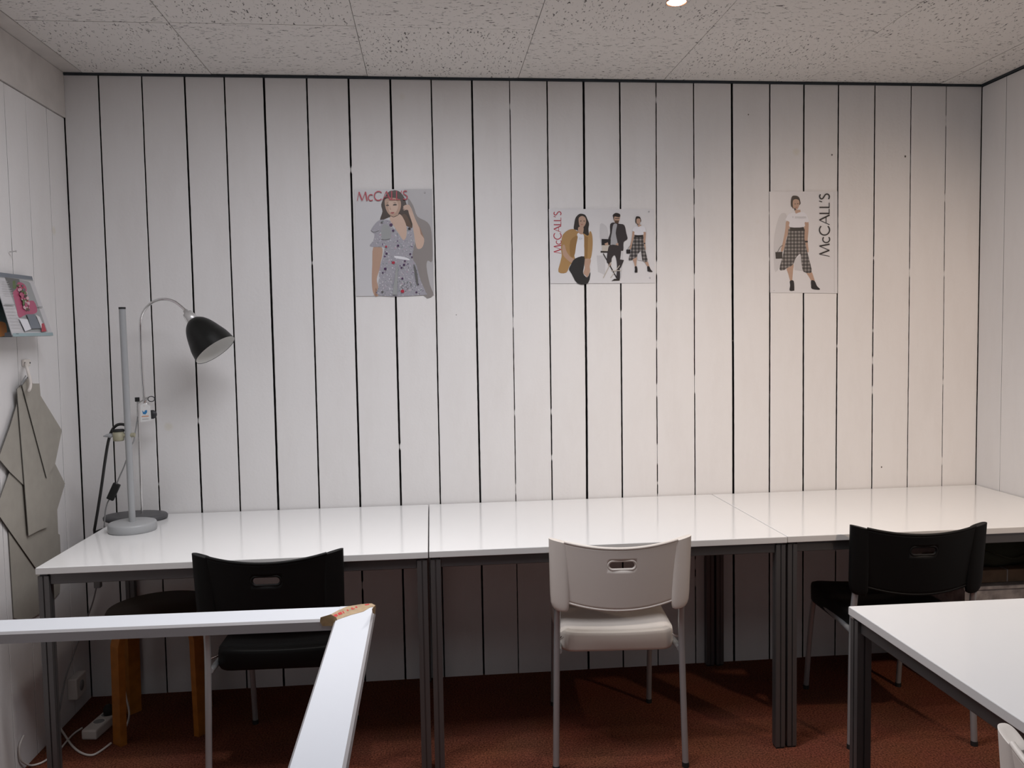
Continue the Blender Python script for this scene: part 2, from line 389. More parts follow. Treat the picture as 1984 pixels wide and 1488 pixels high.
# ------------------------------------------------------------------ chairs
def chair(loc, rz, pm, label, group=None, hole=True):
    t = empty('stacking_chair', loc, math.radians(rz)); tag(t, label, 'chair', group)
    # --- backrest
    b = MB()
    def yb(x, z):            # bowed in plan, leaning back
        return -0.030*(z-0.575)/0.195 - 0.0 - 0.042*(1-(x/0.22)**2) + 0.02
    NX, NZ_ = 44, 20; xw = 0.180
    vs_ = []; idx = {}
    def P(i, j, side):
        x = -xw+2*xw*i/NX
        zt = 0.768-0.024*(1-(x/0.20)**2); zb = 0.570-0.032*(1-(x/0.20)**2)
        z = zb+(zt-zb)*j/NZ_
        # snap vertices round the hand hole
        return Vector((x, yb(x, z)+side*0.0035, z))
    hc, hw, hh = 0.690, 0.044, 0.0150
    def inhole(p): 
        dx = max(abs(p.x)-(hw-hh), 0); return (dx*dx+(p.z-hc)**2)**0.5 < hh
    # outline the hole exactly: snap near vertices to the slot boundary
    grid = {}
    for s_ in (-1, 1):
        for i in range(NX+1):
            for j in range(NZ_+1):
                p = P(i, j, s_); grid[(i, j, s_)] = p
    dead = set()
    for i in range(NX):
        for j in range(NZ_):
            c = (grid[(i, j, 1)]+grid[(i+1, j+1, 1)])/2
            if inhole(c): dead.add((i, j))
    for (i, j) in list({(i+a, j+c) for (i, j) in dead for a in (0, 1) for c in (0, 1)}):
        nb = [(i-1, j-1), (i, j-1), (i-1, j), (i, j)]
        if not all(k in dead for k in nb):
            p = grid[(i, j, 1)]
            cxh = max(-(hw-hh), min(hw-hh, p.x)); d = Vector((p.x-cxh, p.z-hc))
            if d.length > 1e-6:
                d = d.normalized()*hh; nx, nz = cxh+d.x, hc+d.y
                for s_ in (-1, 1): grid[(i, j, s_)] = Vector((nx, yb(nx, nz)+s_*0.0035, nz))
    def gid(k):
        if k not in idx: idx[k] = len(vs_); vs_.append(grid[k])
        return idx[k]
    fs = []
    alive = {(i, j) for i in range(NX) for j in range(NZ_)}-dead
    for (i, j) in alive:
        fs.append([gid((i, j, -1)), gid((i+1, j, -1)), gid((i+1, j+1, -1)), gid((i, j+1, -1))])
        fs.append([gid((i, j+1, 1)), gid((i+1, j+1, 1)), gid((i+1, j, 1)), gid((i, j, 1))])
        for (a, c, e1, e2) in ((i-1, j, (i, j), (i, j+1)), (i+1, j, (i+1, j+1), (i+1, j)), (i, j-1, (i+1, j), (i, j)), (i, j+1, (i, j+1), (i+1, j+1))):
            if (a, c) not in alive:
                fs.append([gid((*e1, -1)), gid((*e2, -1)), gid((*e2, 1)), gid((*e1, 1))])
    b.add(vs_, fs, pm, True)
    # lip rolled forward along the top and the bottom
    for zz, rr in ((lambda x: 0.768-0.024*(1-(x/0.20)**2), 0.0052), (lambda x: 0.570-0.032*(1-(x/0.20)**2), 0.0052)):
        b.tube([(x, yb(x, zz(x)), zz(x)) for x in [-xw+2*xw*k/24 for k in range(25)]], rr, pm, seg=8)
    rim = []
    for k in range(32):
        a = 2*PI*k/32; x = math.cos(a)*hh+(hw-hh)*(1 if math.cos(a) > 0 else -1); z = hc+math.sin(a)*hh
        rim.append((x, yb(x, z), z))
    b.tube(rim+[rim[0]], 0.0046, pm, seg=8, caps=False)
    for sx in (-1, 1):
        # wing: hollow flat column wrapped round the frame tube
        rings = []; seg = 28
        levels = [(0.533, 0.35), (0.535, 0.60), (0.540, 0.76), (0.549, 0.89), (0.562, 0.97), (0.585, 1.0), (0.65, 1.0), (0.71, 1.0), (0.765, 1.0)]
        for z, q in levels:
            ring = []
            for k in range(seg):
                a = 2*PI*k/seg; ca, sa = math.cos(a), math.sin(a)
                ex = (abs(ca)**0.75)*(1 if ca > 0 else -1); ey = (abs(sa)**0.75)*(1 if sa > 0 else -1)
                lx = sx*(0.198-0.004*(0.77-z)/0.2-0.016*(1-q))+0.030*ex*q
                ring.append(Vector((lx, yb(lx, z)*0.6+0.001+0.0155*ey*(0.6+0.4*q), z+(0.24*(abs(lx)-0.196) if z > 0.76 else 0))))
            rings.append(ring)
        V = [v for R in rings for v in R]
        b.add(V, [(i*seg+k, i*seg+(k+1) % seg, (i+1)*seg+(k+1) % seg, (i+1)*seg+k) for i in range(len(rings)-1) for k in range(seg)], pm, True)
        b.add(rings[0], [list(range(seg))[::-1]], pm)
        # slightly sunk top
        top = rings[-1]; c = sum(top, Vector())/seg
        inner = [c+(v-c)*0.88+Vector((0, 0, 0.0012)) for v in top]; inner2 = [c+(v-c)*0.5+Vector((0, 0, 0.0)) for v in top]
        b.add(top+inner+inner2, [(k, (k+1) % seg, seg+(k+1) % seg, seg+k) for k in range(seg)]+[(seg+k, seg+(k+1) % seg, 2*seg+(k+1) % seg, 2*seg+k) for k in range(seg)]+[[2*seg+k for k in range(seg)]], pm, True)
    b.build('backrest', t)
    # --- seat: dished shell with a deep rolled edge
    s = MB(); NXs, NYs = 24, 24; top = []; 
    def seat_pt(u, v, zoff=0.0, shr=1.0):
        # u,v in -1..1 ; squircle-ish plan
        hwid = 0.186+0.010*(v+1)/2
        x, y = u*hwid, v*0.200
        r = 0.045
        ax, ay = hwid-r, 0.200-r
        if abs(x) > ax and abs(y) > ay:
            dx, dy = abs(x)-ax, abs(y)-ay; m__ = max(dx, dy); l = (dx*dx+dy*dy)**0.5
            if l > 1e-9: dx, dy = dx/l*m__, dy/l*m__
            x = math.copysign(ax+dx, x); y = math.copysign(ay+dy, y)
        dish = 0.016*(1-u**2)*(1-0.55*v*v)-0.006*max(0, v)**2
        edge = max(abs(u), abs(v)); dn = 0.010*max(0, (edge-0.86)/0.14)**2
        lip = 0.009*math.exp(-((v+0.97)/0.045)**2)-0.008*math.exp(-((v+0.84)/0.05)**2)
        return Vector((x*shr, 0.255+y*shr, 0.452-dish-dn+lip+zoff))
    V = [seat_pt(-1+2*i/NXs, -1+2*j/NYs) for j in range(NYs+1) for i in range(NXs+1)]
    F = [(j*(NXs+1)+i, j*(NXs+1)+i+1, (j+1)*(NXs+1)+i+1, (j+1)*(NXs+1)+i) for j in range(NYs) for i in range(NXs)]
    s.add(V, F, pm, True)
    per = [(i, 0) for i in range(NXs)]+[(NXs, j) for j in range(NYs)]+[(i, NYs) for i in range(NXs, 0, -1)]+[(0, j) for j in range(NYs, 0, -1)]
    R0 = [V[j*(NXs+1)+i] for i, j in per]; c = Vector((0, 0.255, 0)); rings = [R0]
    for dz, sc in ((-0.002, 1.008), (-0.012, 1.014), (-0.058, 1.010), (-0.067, 0.99), (-0.070, 0.94)):
        rings.append([Vector((c.x+(p.x-c.x)*sc, c.y+(p.y-c.y)*sc, (0.446+dz if dz < -0.013 else p.z+dz))) for p in R0])
    n = len(per)
    s.add([p for R in rings for p in R], [(i*n+(k+1) % n, i*n+k, (i+1)*n+k, (i+1)*n+(k+1) % n) for i in range(len(rings)-1) for k in range(n)], pm, True)
    s.add(rings[-1], [list(range(n))], pm)
    so = s.build('seat', t, weld=True)
    # --- tube frame
    R = 0.0105
    for sx in (-1, 1):
        l = MB(); l.tube(smooth_pts([(sx*0.212, 0.020, 0.012), (sx*0.207, 0.028, 0.25), (sx*0.203, 0.030, 0.44), (sx*0.200, 0.016, 0.55), (sx*0.197, -0.004, 0.72)], 6), R, M_TUBE)
        lo = l.build('leg', t)
        f_ = MB(); f_.tube([(sx*0.2122, 0.0196, 0), (sx*0.212, 0.020, 0.016)], R+0.0012, M_BRUB); f_.build('foot', lo)
        l = MB(); l.tube(smooth_pts([(sx*0.184, 0.500, 0.012), (sx*0.182, 0.470, 0.22), (sx*0.182, 0.430, 0.375), (sx*0.182, 0.395, 0.392), (sx*0.188, 0.2, 0.392), (sx*0.197, 0.030, 0.392)], 6), R*0.95, M_TUBE)
        lo = l.build('leg', t)
        f_ = MB(); f_.tube([(sx*0.184, 0.5005, 0), (sx*0.184, 0.500, 0.016)], R+0.0008, M_BRUB); f_.build('foot', lo)
        l = MB(); l.tube([(sx*0.203, 0.030, 0.428), (sx*0.182, 0.060, 0.428)], 0.0045, M_CHROME, seg=8); l.build('seat_bolt', t)
    return t
chair((-0.507, 2.588, 0), -2.0, M_BPL, 'black plastic stacking chair at the left table, partly behind the white frame bar')
chair((0.588, 2.588, 0), -4.0, M_WPL, 'white plastic stacking chair with grey legs pushed up to the middle table')
chair((1.597, 2.60, 0), -4.5, M_BPL, 'black plastic stacking chair at the right table, behind the foreground table corner')
chair((0.931, 1.022, 0), -87.0, M_WPL, 'white plastic chair cropped at the bottom right corner beside the foreground table')

# ------------------------------------------------------------------ white bar frame with taped corner
fr = empty('bar_frame', (-0.75, 1.6, 0)); tag(fr, 'white metal bar frame in the left foreground with brown tape on its corner', 'frame')
inv = Matrix.Translation(Vector((0.75, -1.6, 0)))
def rail(name, a, b_, w_, z0, z1):
    """bar from a to b (centre line), flat top with small bevelled lips"""
    a, b_ = Vector(a), Vector(b_); d = (b_-a).normalized(); n = Vector((-d.y, d.x, 0)); h = w_/2
    prof = [(-h, z0), (h, z0), (h, z1-0.006), (h-0.005, z1), (-h+0.005, z1), (-h, z1-0.006)]
    mb = MB(); A = [inv @ (a+n*u+Vector((0, 0, z))) for u, z in prof]; B = [inv @ (b_+n*u+Vector((0, 0, z))) for u, z in prof]
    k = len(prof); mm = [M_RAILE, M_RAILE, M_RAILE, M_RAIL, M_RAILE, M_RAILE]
    for i in range(k):
        mb.add([A[i], A[(i+1) % k], B[(i+1) % k], B[i]], [(0, 1, 2, 3)], mm[i])
    mb.poly(A, M_RAILE); mb.poly(B, M_RAILE)
    return mb.build(name, fr)
ZT, ZB = 0.730, 0.702
rail('bar', (-1.30, 2.1265, 0), (-0.246, 2.0995, 0), 0.098, ZB, ZT)
rail('bar', (-0.203, 2.146, 0), (-0.196, 1.00, 0), 0.094, ZB, ZT)
rail('bar', (-1.25, 2.076, 0), (-1.25, 1.05, 0), 0.094, ZB, ZT)
rail('bar', (-1.297, 1.00, 0), (-0.244, 1.00, 0), 0.094, ZB, ZT)
for (x, y) in ((-1.26, 2.09), (-1.25, 1.0), (-0.2, 1.03)):
    l = MB(); l.box(x-0.02, x+0.02, y-0.02, y+0.02, 0, ZB, M_RAILE, M=inv); l.build('leg', fr)
# tape wrapped diagonally over the corner
tp = MB(); e = 0.0009
def T(px, py, z): return inv @ at(px, py, 'Z', z)
top_px = [(640.5,1190.5),(655,1182.5),(672,1175),(700,1170.5),(720,1169),(727,1172.5),(727,1175),(717,1176.5),(704,1184.5),(680,1191),(654,1200),(643,1201.5),(640,1196)]
tp.prism([T(x, y, ZT+e) for x, y in top_px], Vector((0, 0, -0.0008)), M_TAPE)
fa = lambda x, y: inv @ at(x, y, 'Y', 2.0475-0.0265*(x-400)/900)
tp.prism([fa(x, y) for x, y in [(621,1196),(641,1190),(652,1196),(654,1204),(648,1212),(625,1213),(620,1204)]], Vector((0, -0.0012, 0)), M_TAPE)
tp.prism([inv @ at(x, y, 'X', -0.1515) for x, y in [(720.5,1180),(727,1172),(727.5,1178),(726,1190),(722,1188)]], Vector((0.001, 0, 0)), M_TAPE)
to = tp.build('packing_tape', fr)
pr_ = MB()
for P_ in ([(645,1192),(652,1189),(655,1193),(648,1197)], [(654,1188),(661,1185),(664,1189),(657,1192)], [(663,1184),(665,1183.5),(668,1188),(665,1188)], [(671,1181.5),(674,1180.5),(676,1183),(673,1184)], [(680,1177.5),(683,1177),(684,1179),(687,1178),(687,1180),(681,1181)], [(688,1175),(691,1174.5),(693,1177),(689,1178)], [(706,1171),(715,1169.5),(716,1171.5),(708,1173)]):
    pr_.poly([T(x, y, ZT+0.0012) for x, y in P_], M_RED)
pr_.build('red_print', to)

# ------------------------------------------------------------------ lamps on the left table
ZTT = 0.7302
# grey stand
sx_, sy_ = -1.094, 3.135
t = empty('lamp_stand', (sx_, sy_, ZTT)); tag(t, 'grey lamp stand with round base and bare pole in front of the black lamp', 'stand')
b = MB(); b.lathe([(0.0, 0), (0.080, 0), (0.083, 0.004), (0.083, 0.026), (0.080, 0.031), (0.074, 0.033), (0.0, 0.034)], (0, 0, 0), M_GREYP); b.build('base', t)
b = MB(); b.tube([(0, 0, 0.03), (-0.003, 0, 0.805)], 0.0115, M_GREYP, 20); b.build('pole', t)
b = MB(); b.tube([(-0.003, 0, 0.804), (-0.003, 0, 0.811)], 0.0119, M_BRUB, 20); b.build('pole_cap', t)
cz = at(247, 843, 'Y', sy_).z-ZTT
c = MB(); c.lathe([(0, -0.02), (0.017, -0.02), (0.019, -0.015), (0.019, 0.014), (0, 0.014)], (-0.035, 0, cz), M_BEIGE, 24)
c.lathe([(0, 0), (0.020, 0), (0.021, 0.004), (0.019, 0.008), (0, 0.008)], (-0.035, 0, cz+0.014), M_BRUB, 24)
c.tube([(-0.03, 0, cz), (0.022, 0, cz)], 0.008, M_BEIGE, 12)
co = c.build('clamp', t)
c = MB(); c.tube([(-0.05, 0, cz), (-0.062, 0, cz), (-0.075, 0, cz), (-0.088, 0, cz-0.002)], [0.004, 0.009, 0.006, 0.002], M_GREYP, 10)
c.build('wing_screw', co)
def pxpath(pts, Y, base):
    return [at(x, y, 'Y', (Y if not isinstance(Y, list) else Y[i]))-Vector(base) for i, (x, y) in enumerate(pts)]
base = (sx_, sy_, ZTT)
c = MB(); P_ = smooth_pts(pxpath([(247,833),(244,825),(236,822),(226,824),(217,834),(210,855),(204,890),(197,940),(190,985),(182,1032)], [3.135,3.135,3.14,3.14,3.145,3.15,3.16,3.18,3.20,3.22], base), 6)
P_ += [Vector((-1.243-sx_, 3.24-sy_, 0.715-ZTT)), Vector((-1.244-sx_, 3.245-sy_, 0.685-ZTT))]
c.tube(P_, 0.0052, M_CABLEB, 10); c.build('cord', t)

# black shade lamp
bx, by = -1.148, 3.328
t = empty('desk_lamp', (bx, by, ZTT)); tag(t, 'desk lamp with black bell shade on chrome gooseneck and dark oval base', 'lamp')
b = MB(); b.lathe([(0, 0), (0.110, 0), (0.118, 0.004), (0.119, 0.014), (0.114, 0.020), (0.100, 0.022), (0, 0.024)], (0, 0, 0), M_DKGR, 48, sx=1.0, sy=0.69); b.build('base', t)
Bb = Vector((bx, by, ZTT))
pb = at(275, 985, 'Y', by)-Bb; pt = at(266, 776, 'Y', by)-Bb
b = MB(); b.tube([(pb.x, 0, 0.02), (pb.x, 0, pt.z)], 0.0048, M_CHROME, 14); b.build('pole', t)
b = MB(); b.tube([(pb.x, 0, pt.z-0.004), (pb.x, 0, pt.z+0.012)], 0.0085, M_BRUB, 14); b.build('pole_cap', t)
# clamp with turning knobs
kc = at(285, 778, 'Y', by-0.02)-Bb
c = MB(); c.tube([(pb.x, 0, pt.z-0.012), (kc.x-0.002, -0.01, pt.z+0.012), (kc.x-0.012, -0.02, kc.z-0.02)], 0.0028, M_ALU, 8)
c.lathe([(0, -0.008), (0.009, -0.008), (0.010, 0.008), (0, 0.009)], (kc.x-0.004, -0.02, kc.z-0.012), M_ALU, 16)
c.build('clamp', t)
c = MB(); kk = at(293, 773, 'Y', by-0.02)-Bb; c.tube([(kk.x+0.011*math.cos(a/12*2*PI)*1.15, kk.y, kk.z+0.010*math.sin(a/12*2*PI)) for a in range(13)], 0.0018, M_STEELD, 6, caps=False)
c.build('wire_ring', t)
c = MB(); kk = at(295, 803, 'Y', by-0.018)-Bb; c.lathe([(0, -0.002), (0.017, -0.002), (0.017, 0.003), (0, 0.003)], kk, M_STEELD, 24, M=Matrix.Rotation(PI/2, 3, 'X')); c.build('knob', t)
# gooseneck
SY = 3.20
gp = [(281,800),(279,770),(276,735),(273.5,690),(272,650),(272.5,622),(279,602),(292,588),(307,581),(322,580),(337,584),(350,593),(361,603)]
gy = [by-0.02, by-0.02, by-0.022, by-0.027, by-0.035, by-0.045, by-0.06, by-0.075, by-0.09, by-0.10, by-0.11, by-0.118, SY]
gpt = smooth_pts([at(x, y, 'Y', Y)-Bb for (x, y), Y in zip(gp, gy)], 6)
b = MB(); b.tube(gpt, 0.0052, M_CHROME, 14); b.build('gooseneck', t)
# shade
nk = at(362, 605.5, 'Y', SY)-Bb; rc = at(417.5, 678, 'Y', SY-0.03)-Bb
ax = (rc-nk); L = ax.length; az = ax.normalized()
axx = az.cross(Vector((0, 1, 0))).normalized(); ayy = az.cross(axx)
RM = Matrix((axx, ayy, az)).transposed()
b = MB(); b.lathe([(0, -0.010), (0.0085, -0.010), (0.0095, 0.0), (0.017, 0.003), (0.0205, 0.024), (0.0225, 0.046), (0.014, 0.046), (0, 0.046)], nk, M_ALU, 28, M=RM)
for k in range(3):
    a = k*2*PI/3+0.4; b.tube([nk+RM @ Vector((0.019*math.cos(a), 0.019*math.sin(a), 0.012)), nk+RM @ Vector((0.0225*math.cos(a), 0.0240*math.sin(a), 0.04))], 0.0022, M_ALU, 6)
b.build('lamp_socket', t)
z0 = 0.036
prof = [(0.019, z0), (0.028, z0+0.006), (0.040, z0+0.018), (0.051, z0+0.036), (0.060, z0+0.058), (0.068, z0+0.082), (0.075, z0+0.105), (0.0805, L)]
inn = [(r-0.0014, z+0.0006) for r, z in prof]; inn[-1] = (0.0795, L)
b = MB(); b.lathe(smooth_prof := [(p.x, p.y) for p in smooth_pts([(r, z, 0) for r, z in prof], 4)], nk, M_SHADE, 56, M=RM)
b.lathe([(p.x, p.y) for p in smooth_pts([(r, z, 0) for r, z in inn], 4)], nk, M_SHIN, 56, M=RM)
b.lathe([(0.0805, L), (0.0811, L+0.0012), (0.0795, L)], nk, M_SHADE, 56, M=RM)
sh = b.build('lamp_shade', t)
b = MB(); b.lathe([(0, 0.035), (0.013, 0.04), (0.022, 0.06), (0.026, 0.078), (0.022, 0.095), (0, 0.104)], nk, M_SHIN, 24, M=RM); b.build('bulb', t)
b = MB(); q = at(380.5, 697, 'Y', SY-0.01)-Bb; b.tube([q+Vector((0, 0, 0.012)), q, q-Vector((0, 0, 0.008))], [0.002, 0.0032, 0.0022], M_ALU, 8); b.build('switch_pin', t)
# grey flex with in-line switch
flex = pxpath([(253,866),(247,885),(240,905),(231,925),(227,935)], 3.22, Bb)+pxpath([(213,965),(208,975),(204,992),(202,1020)], 3.23, Bb)
flex = smooth_pts(flex, 5)+[Vector((-1.235-bx, 3.25-by, 0.70-ZTT)), Vector((-1.238-bx, 3.255-by, 0.685-ZTT))]
b = MB(); b.tube([Vector((pb.x, 0, pt.z-0.06)), flex[0]+Vector((0.006, 0.02, 0.02))]+flex, 0.0026, M_CABLEG, 8); cb = b.build('cord', t)
s0 = at(227, 937, 'Y', 3.224)-Bb; s1 = at(213, 968, 'Y', 3.224)-Bb; d = (s1-s0).normalized(); n = Vector((0, 1, 0)); sd = d.cross(n).normalized()
RS = Matrix((sd, n, d)).transposed().to_4x4(); RS.translation = (s0+s1)/2
b = MB(); h = (s1-s0).length/2; b.box(-0.013, 0.013, -0.008, 0.008, -h, h, M_BRUB, bev=0.003, M=RS); b.build('switch', cb)
# tag hanging from the lamp clamp
tagc = [at(x, y, 'Y', by-0.045) for x, y in [(272,785),(280,781),(291,786),(293,815),(272,818)]]
b = MB(); b.prism(tagc, Vector((0, 0.0006, 0)), M_WHITE)
M_TAGB = mat('blue_print', (0.03, 0.22, 0.5), 0.5); M_TAGO = mat('orange_print', (0.7, 0.38, 0.25), 0.5)
b.poly([at(x, y, 'Y', by-0.0456) for x, y in [(275.5,795),(279,799),(281,795),(285,794.5),(285,799),(282,803),(277,802)]], M_TAGB)
b.poly([at(x, y, 'Y', by-0.0456) for x, y in [(274.5,806),(288,805),(288,807.2),(274.5,808)]], M_TAGO)
b.poly([at(x, y, 'Y', by-0.0456) for x, y in [(275.5,812),(288,811.2),(288,812),(275.5,812.8)]], M_CABLEG)
b.tube([at(279, 787, 'Y', by-0.0462), at(281, 779, 'Y', by-0.03), at(283, 776, 'Y', by-0.02)], 0.0008, M_COPPER, 6)
tag(b.build('hang_tag'), 'small white hang tag with blue emblem tied to the lamp clamp', 'tag')

# ------------------------------------------------------------------ printed posters
def pmat(n, c, r=0.3): return MATS.get(n) or mat(n, c, r, spec=0.4)
K = {k: pmat('print_'+k, c) for k, c in dict(
    paper=(0.60,0.595,0.61), paperw=(0.70,0.69,0.70), grey=(0.46,0.45,0.46), shadow=(0.27,0.245,0.235), hair=(0.055,0.035,0.025), hairm=(0.11,0.065,0.04), haird=(0.035,0.028,0.024),
    skin=(0.47,0.31,0.23), skinl=(0.60,0.43,0.34), skind=(0.33,0.20,0.14), lip=(0.36,0.10,0.09), red=(0.42,0.035,0.06), black=(0.02,0.018,0.02), white=(0.74,0.74,0.78),
    camel=(0.40,0.24,0.10), cameld=(0.30,0.17,0.065), suit=(0.045,0.038,0.04), greys=(0.38,0.38,0.40), trouser=(0.035,0.033,0.033), beige=(0.55,0.50,0.44), plum=(0.07,0.03,0.09), green=(0.16,0.22,0.19),
    grn=(0.10,0.15,0.05), pink=(0.45,0.09,0.17), pinkl=(0.66,0.42,0.46), teal=(0.30,0.40,0.42), tealb=(0.035,0.085,0.09), orange=(0.45,0.17,0.03), vase=(0.16,0.18,0.21), dgrey=(0.13,0.13,0.125), lgrey=(0.58,0.57,0.58), mgrey=(0.33,0.34,0.34)).items()}
def dots_mat(name, base, spots, scale):
    mt = mat(name, base, 0.4); nt = mt.node_tree; b_ = nt.nodes['Principled BSDF']; tc = nt.nodes['Texture Coordinate']
    prev = None
    for i, (col, sc, th) in enumerate(spots):
        mp = nt.nodes.new('ShaderNodeMapping'); mp.inputs['Location'].default_value = (i*3.1, i*1.7, i*0.9); nt.links.new(tc.outputs['Object'], mp.inputs['Vector'])
        v = nt.nodes.new('ShaderNodeTexNoise'); v.inputs['Scale'].default_value = sc; v.inputs['Detail'].default_value = 2
        nt.links.new(mp.outputs['Vector'], v.inputs['Vector'])
        r = nt.nodes.new('ShaderNodeMath'); r.operation = 'GREATER_THAN'; r.inputs[1].default_value = th; nt.links.new(v.outputs['Fac'], r.inputs[0])
        mx = nt.nodes.new('ShaderNodeMixRGB'); mx.inputs['Color1'].default_value = (*base, 1); mx.inputs['Color2'].default_value = (*col, 1)
        nt.links.new(r.outputs[0], mx.inputs['Fac'])
        if prev: nt.links.new(prev.outputs['Color'], mx.inputs['Color1'])
        prev = mx
    nt.links.new(prev.outputs['Color'], b_.inputs['Base Color']); return mt
K['floral'] = dots_mat('print_floral', (0.34,0.33,0.37), [((0.60,0.59,0.62),130,0.63),((0.20,0.24,0.24),120,0.65),((0.08,0.03,0.11),90,0.70),((0.42,0.30,0.36),60,0.66)], 1)
def plaid_mat():
    mt = mat('print_plaid', (0.06,0.055,0.06), 0.4); nt = mt.node_tree; b_ = nt.nodes['Principled BSDF']; tc = nt.nodes['Texture Coordinate']
    s_ = nt.nodes.new('ShaderNodeSeparateXYZ'); nt.links.new(tc.outputs['Object'], s_.inputs[0]); out = []
    for ch in ('X', 'Z'):
        a = nt.nodes.new('ShaderNodeMath'); a.operation = 'MULTIPLY'; a.inputs[1].default_value = 2*PI/0.0145; nt.links.new(s_.outputs[ch], a.inputs[0])
        c_ = nt.nodes.new('ShaderNodeMath'); c_.operation = 'SINE'; nt.links.new(a.outputs[0], c_.inputs[0])
        g_ = nt.nodes.new('ShaderNodeMath'); g_.operation = 'GREATER_THAN'; g_.inputs[1].default_value = 0.25; nt.links.new(c_.outputs[0], g_.inputs[0]); out.append(g_)
    ad_ = nt.nodes.new('ShaderNodeMath'); ad_.operation = 'ADD'; nt.links.new(out[0].outputs[0], ad_.inputs[0]); nt.links.new(out[1].outputs[0], ad_.inputs[1])
    ml = nt.nodes.new('ShaderNodeMath'); ml.operation = 'MULTIPLY'; ml.inputs[1].default_value = 0.5; nt.links.new(ad_.outputs[0], ml.inputs[0])
    r = nt.nodes.new('ShaderNodeValToRGB'); r.color_ramp.elements[0].color = (0.028,0.026,0.028,1); r.color_ramp.elements[1].color = (0.30,0.28,0.27,1)
    e_ = r.color_ramp.elements.new(0.5); e_.color = (0.10,0.095,0.095,1)
    nt.links.new(ml.outputs[0], r.inputs['Fac']); nt.links.new(r.outputs['Color'], b_.inputs['Base Color']); return mt
K['plaid'] = plaid_mat()

class Sheet:
    """a flat printed sheet; outlines are given in the coordinates of a photo crop"""
    def __init__(s, p0, n, ox, oy, sc):
        s.p0, s.n, s.ox, s.oy, s.sc = Vector(p0), Vector(n).normalized(), ox, oy, sc; s.k = 0; s.mb = MB()
    def P(s, x, y, lift=0.0): return hit(s.ox+x/s.sc, s.oy+y/s.sc, s.p0+s.n*lift, s.n)
    def base(s, pts, th=0.0012, m=None): s.mb.prism([s.P(x, y) for x, y in pts], -s.n*th, m or K['paper'])
    def add(s, pts, m, sm=True):
        s.k += 1; lift = 0.00012+0.00005*s.k
        q = [s.P(x, y, lift) for x, y in pts]
        if sm and len(q) > 4: q = smooth_pts(q, 3, closed=True)
        s.mb.poly(q, K[m] if isinstance(m, str) else m)
    def stroke(s, pts, w_, m, sm=False):
        """ribbon along pts, widths w_ in crop pixels"""
        P_ = [Vector((x, y, 0)) for x, y in pts]
        if sm: P_ = smooth_pts(P_, 5)
        n = len(P_); W = w_ if callable(w_) else (lambda t: w_); A = []; B = []
        for i in range(n):
            t_ = (P_[min(i+1, n-1)]-P_[max(i-1, 0)]).normalized(); nn = Vector((-t_.y, t_.x, 0))*W(i/(n-1))/2
            A.append(P_[i]+nn); B.append(P_[i]-nn)
        s.add([(p.x, p.y) for p in A+B[::-1]], m, sm=False)
def arc(cx, cy, rx, ry, a0, a1, n=14): return [(cx+rx*math.cos(math.radians(a0+(a1-a0)*k/n)), cy+ry*math.sin(math.radians(a0+(a1-a0)*k/n))) for k in range(n+1)]
def word(sh, mp, m, wt):
    """the masthead, letters on a unit line; mp maps (u, v) with v up to crop pixels"""
    def S(pts, w_, sm=False): sh.stroke([mp(*p) for p in pts], (lambda t, w_=w_: w_*wt), m, sm)
    x = 0
    S([(x+.02,0),(x+.20,1)], .06); S([(x+.20,1),(x+.52,.02)], .13); S([(x+.52,.02),(x+.86,1)], .06); S([(x+.86,1),(x+1.02,0)], .13); x += 1.12
    S(arc(x+.30,.33,.27,.34,48,312), .10); x += .62
    S(arc(x+.45,.5,.42,.5,42,318,20), .11); x += .88
    S([(x,0),(x+.38,1)], .06); S([(x+.38,1),(x+.80,0)], .13); S([(x+.14,.34),(x+.64,.34)], .06); x += .93
    for _ in range(2): S([(x,1),(x,0)], .12); S([(x,.035),(x+.38,.035)], .07); x += .50
    S([(x+.02,1.02),(x-.05,.74)], .08); x += .13
    S([(x+.44,.90),(x+.28,.98),(x+.10,.90),(x+.08,.70),(x+.26,.54),(x+.44,.38),(x+.44,.14),(x+.26,.02),(x+.04,.10)], .11, True); x += .5
    return x
WLEN = 5.12

# poster 1: woman in a floral dress
s = Sheet((0, WY-0.0035, 0), (0, -1, 0), 670, 350, 6.2)
s.base([(105,108),(1035,100),(1057,1375),(125,1388)], m=K['grey'])
s.add([(105,108),(700,104),(560,700),(330,1386),(125,1388)], 'paper', False)
s.add([(745,215),(810,300),(860,430),(980,500),(1030,620),(1040,960),(985,960),(970,1040),(1010,1250),(1052,1372),(930,1372),(800,900),(840,700),(770,420)], 'shadow')
s.add([(560,118),(520,130),(470,190),(425,285),(440,370),(412,460),(430,475),(500,450),(540,440),(700,450),(760,560),(800,560),(780,400),(735,300),(700,200),(650,135),(600,115)], 'hair')
s.add([(640,450),(700,400),(745,440),(790,540),(800,562),(760,560),(700,520)], 'hairm')
s.add([(330,800),(430,800),(440,880),(420,980),(400,1080),(372,1180),(385,1260),(400,1350),(385,1384),(350,1386),(320,1310),(312,1180),(318,1000)], 'skin')
s.add([(355,1290),(372,1300),(375,1384),(352,1384)], 'skind')
s.add([(700,300),(750,290),(790,340),(830,450),(880,560),(940,690),(925,790),(880,822),(845,790),(820,640),(800,520),(760,400),(745,350),(710,345),(690,322)], 'skinl')
s.add([(875,520),(940,690),(945,700),(900,640)], 'skind')
s.add([(545,420),(640,400),(690,450),(730,560),(720,700),(690,715),(640,640),(560,520),(530,470)], 'skinl')
s.add([(470,230),(520,205),(600,210),(655,240),(662,310),(640,380),(600,425),(560,432),(515,400),(485,350),(470,290)], 'skin')
s.add([(520,240),(600,240),(630,300),(600,380),(550,400),(515,350)], 'skinl')
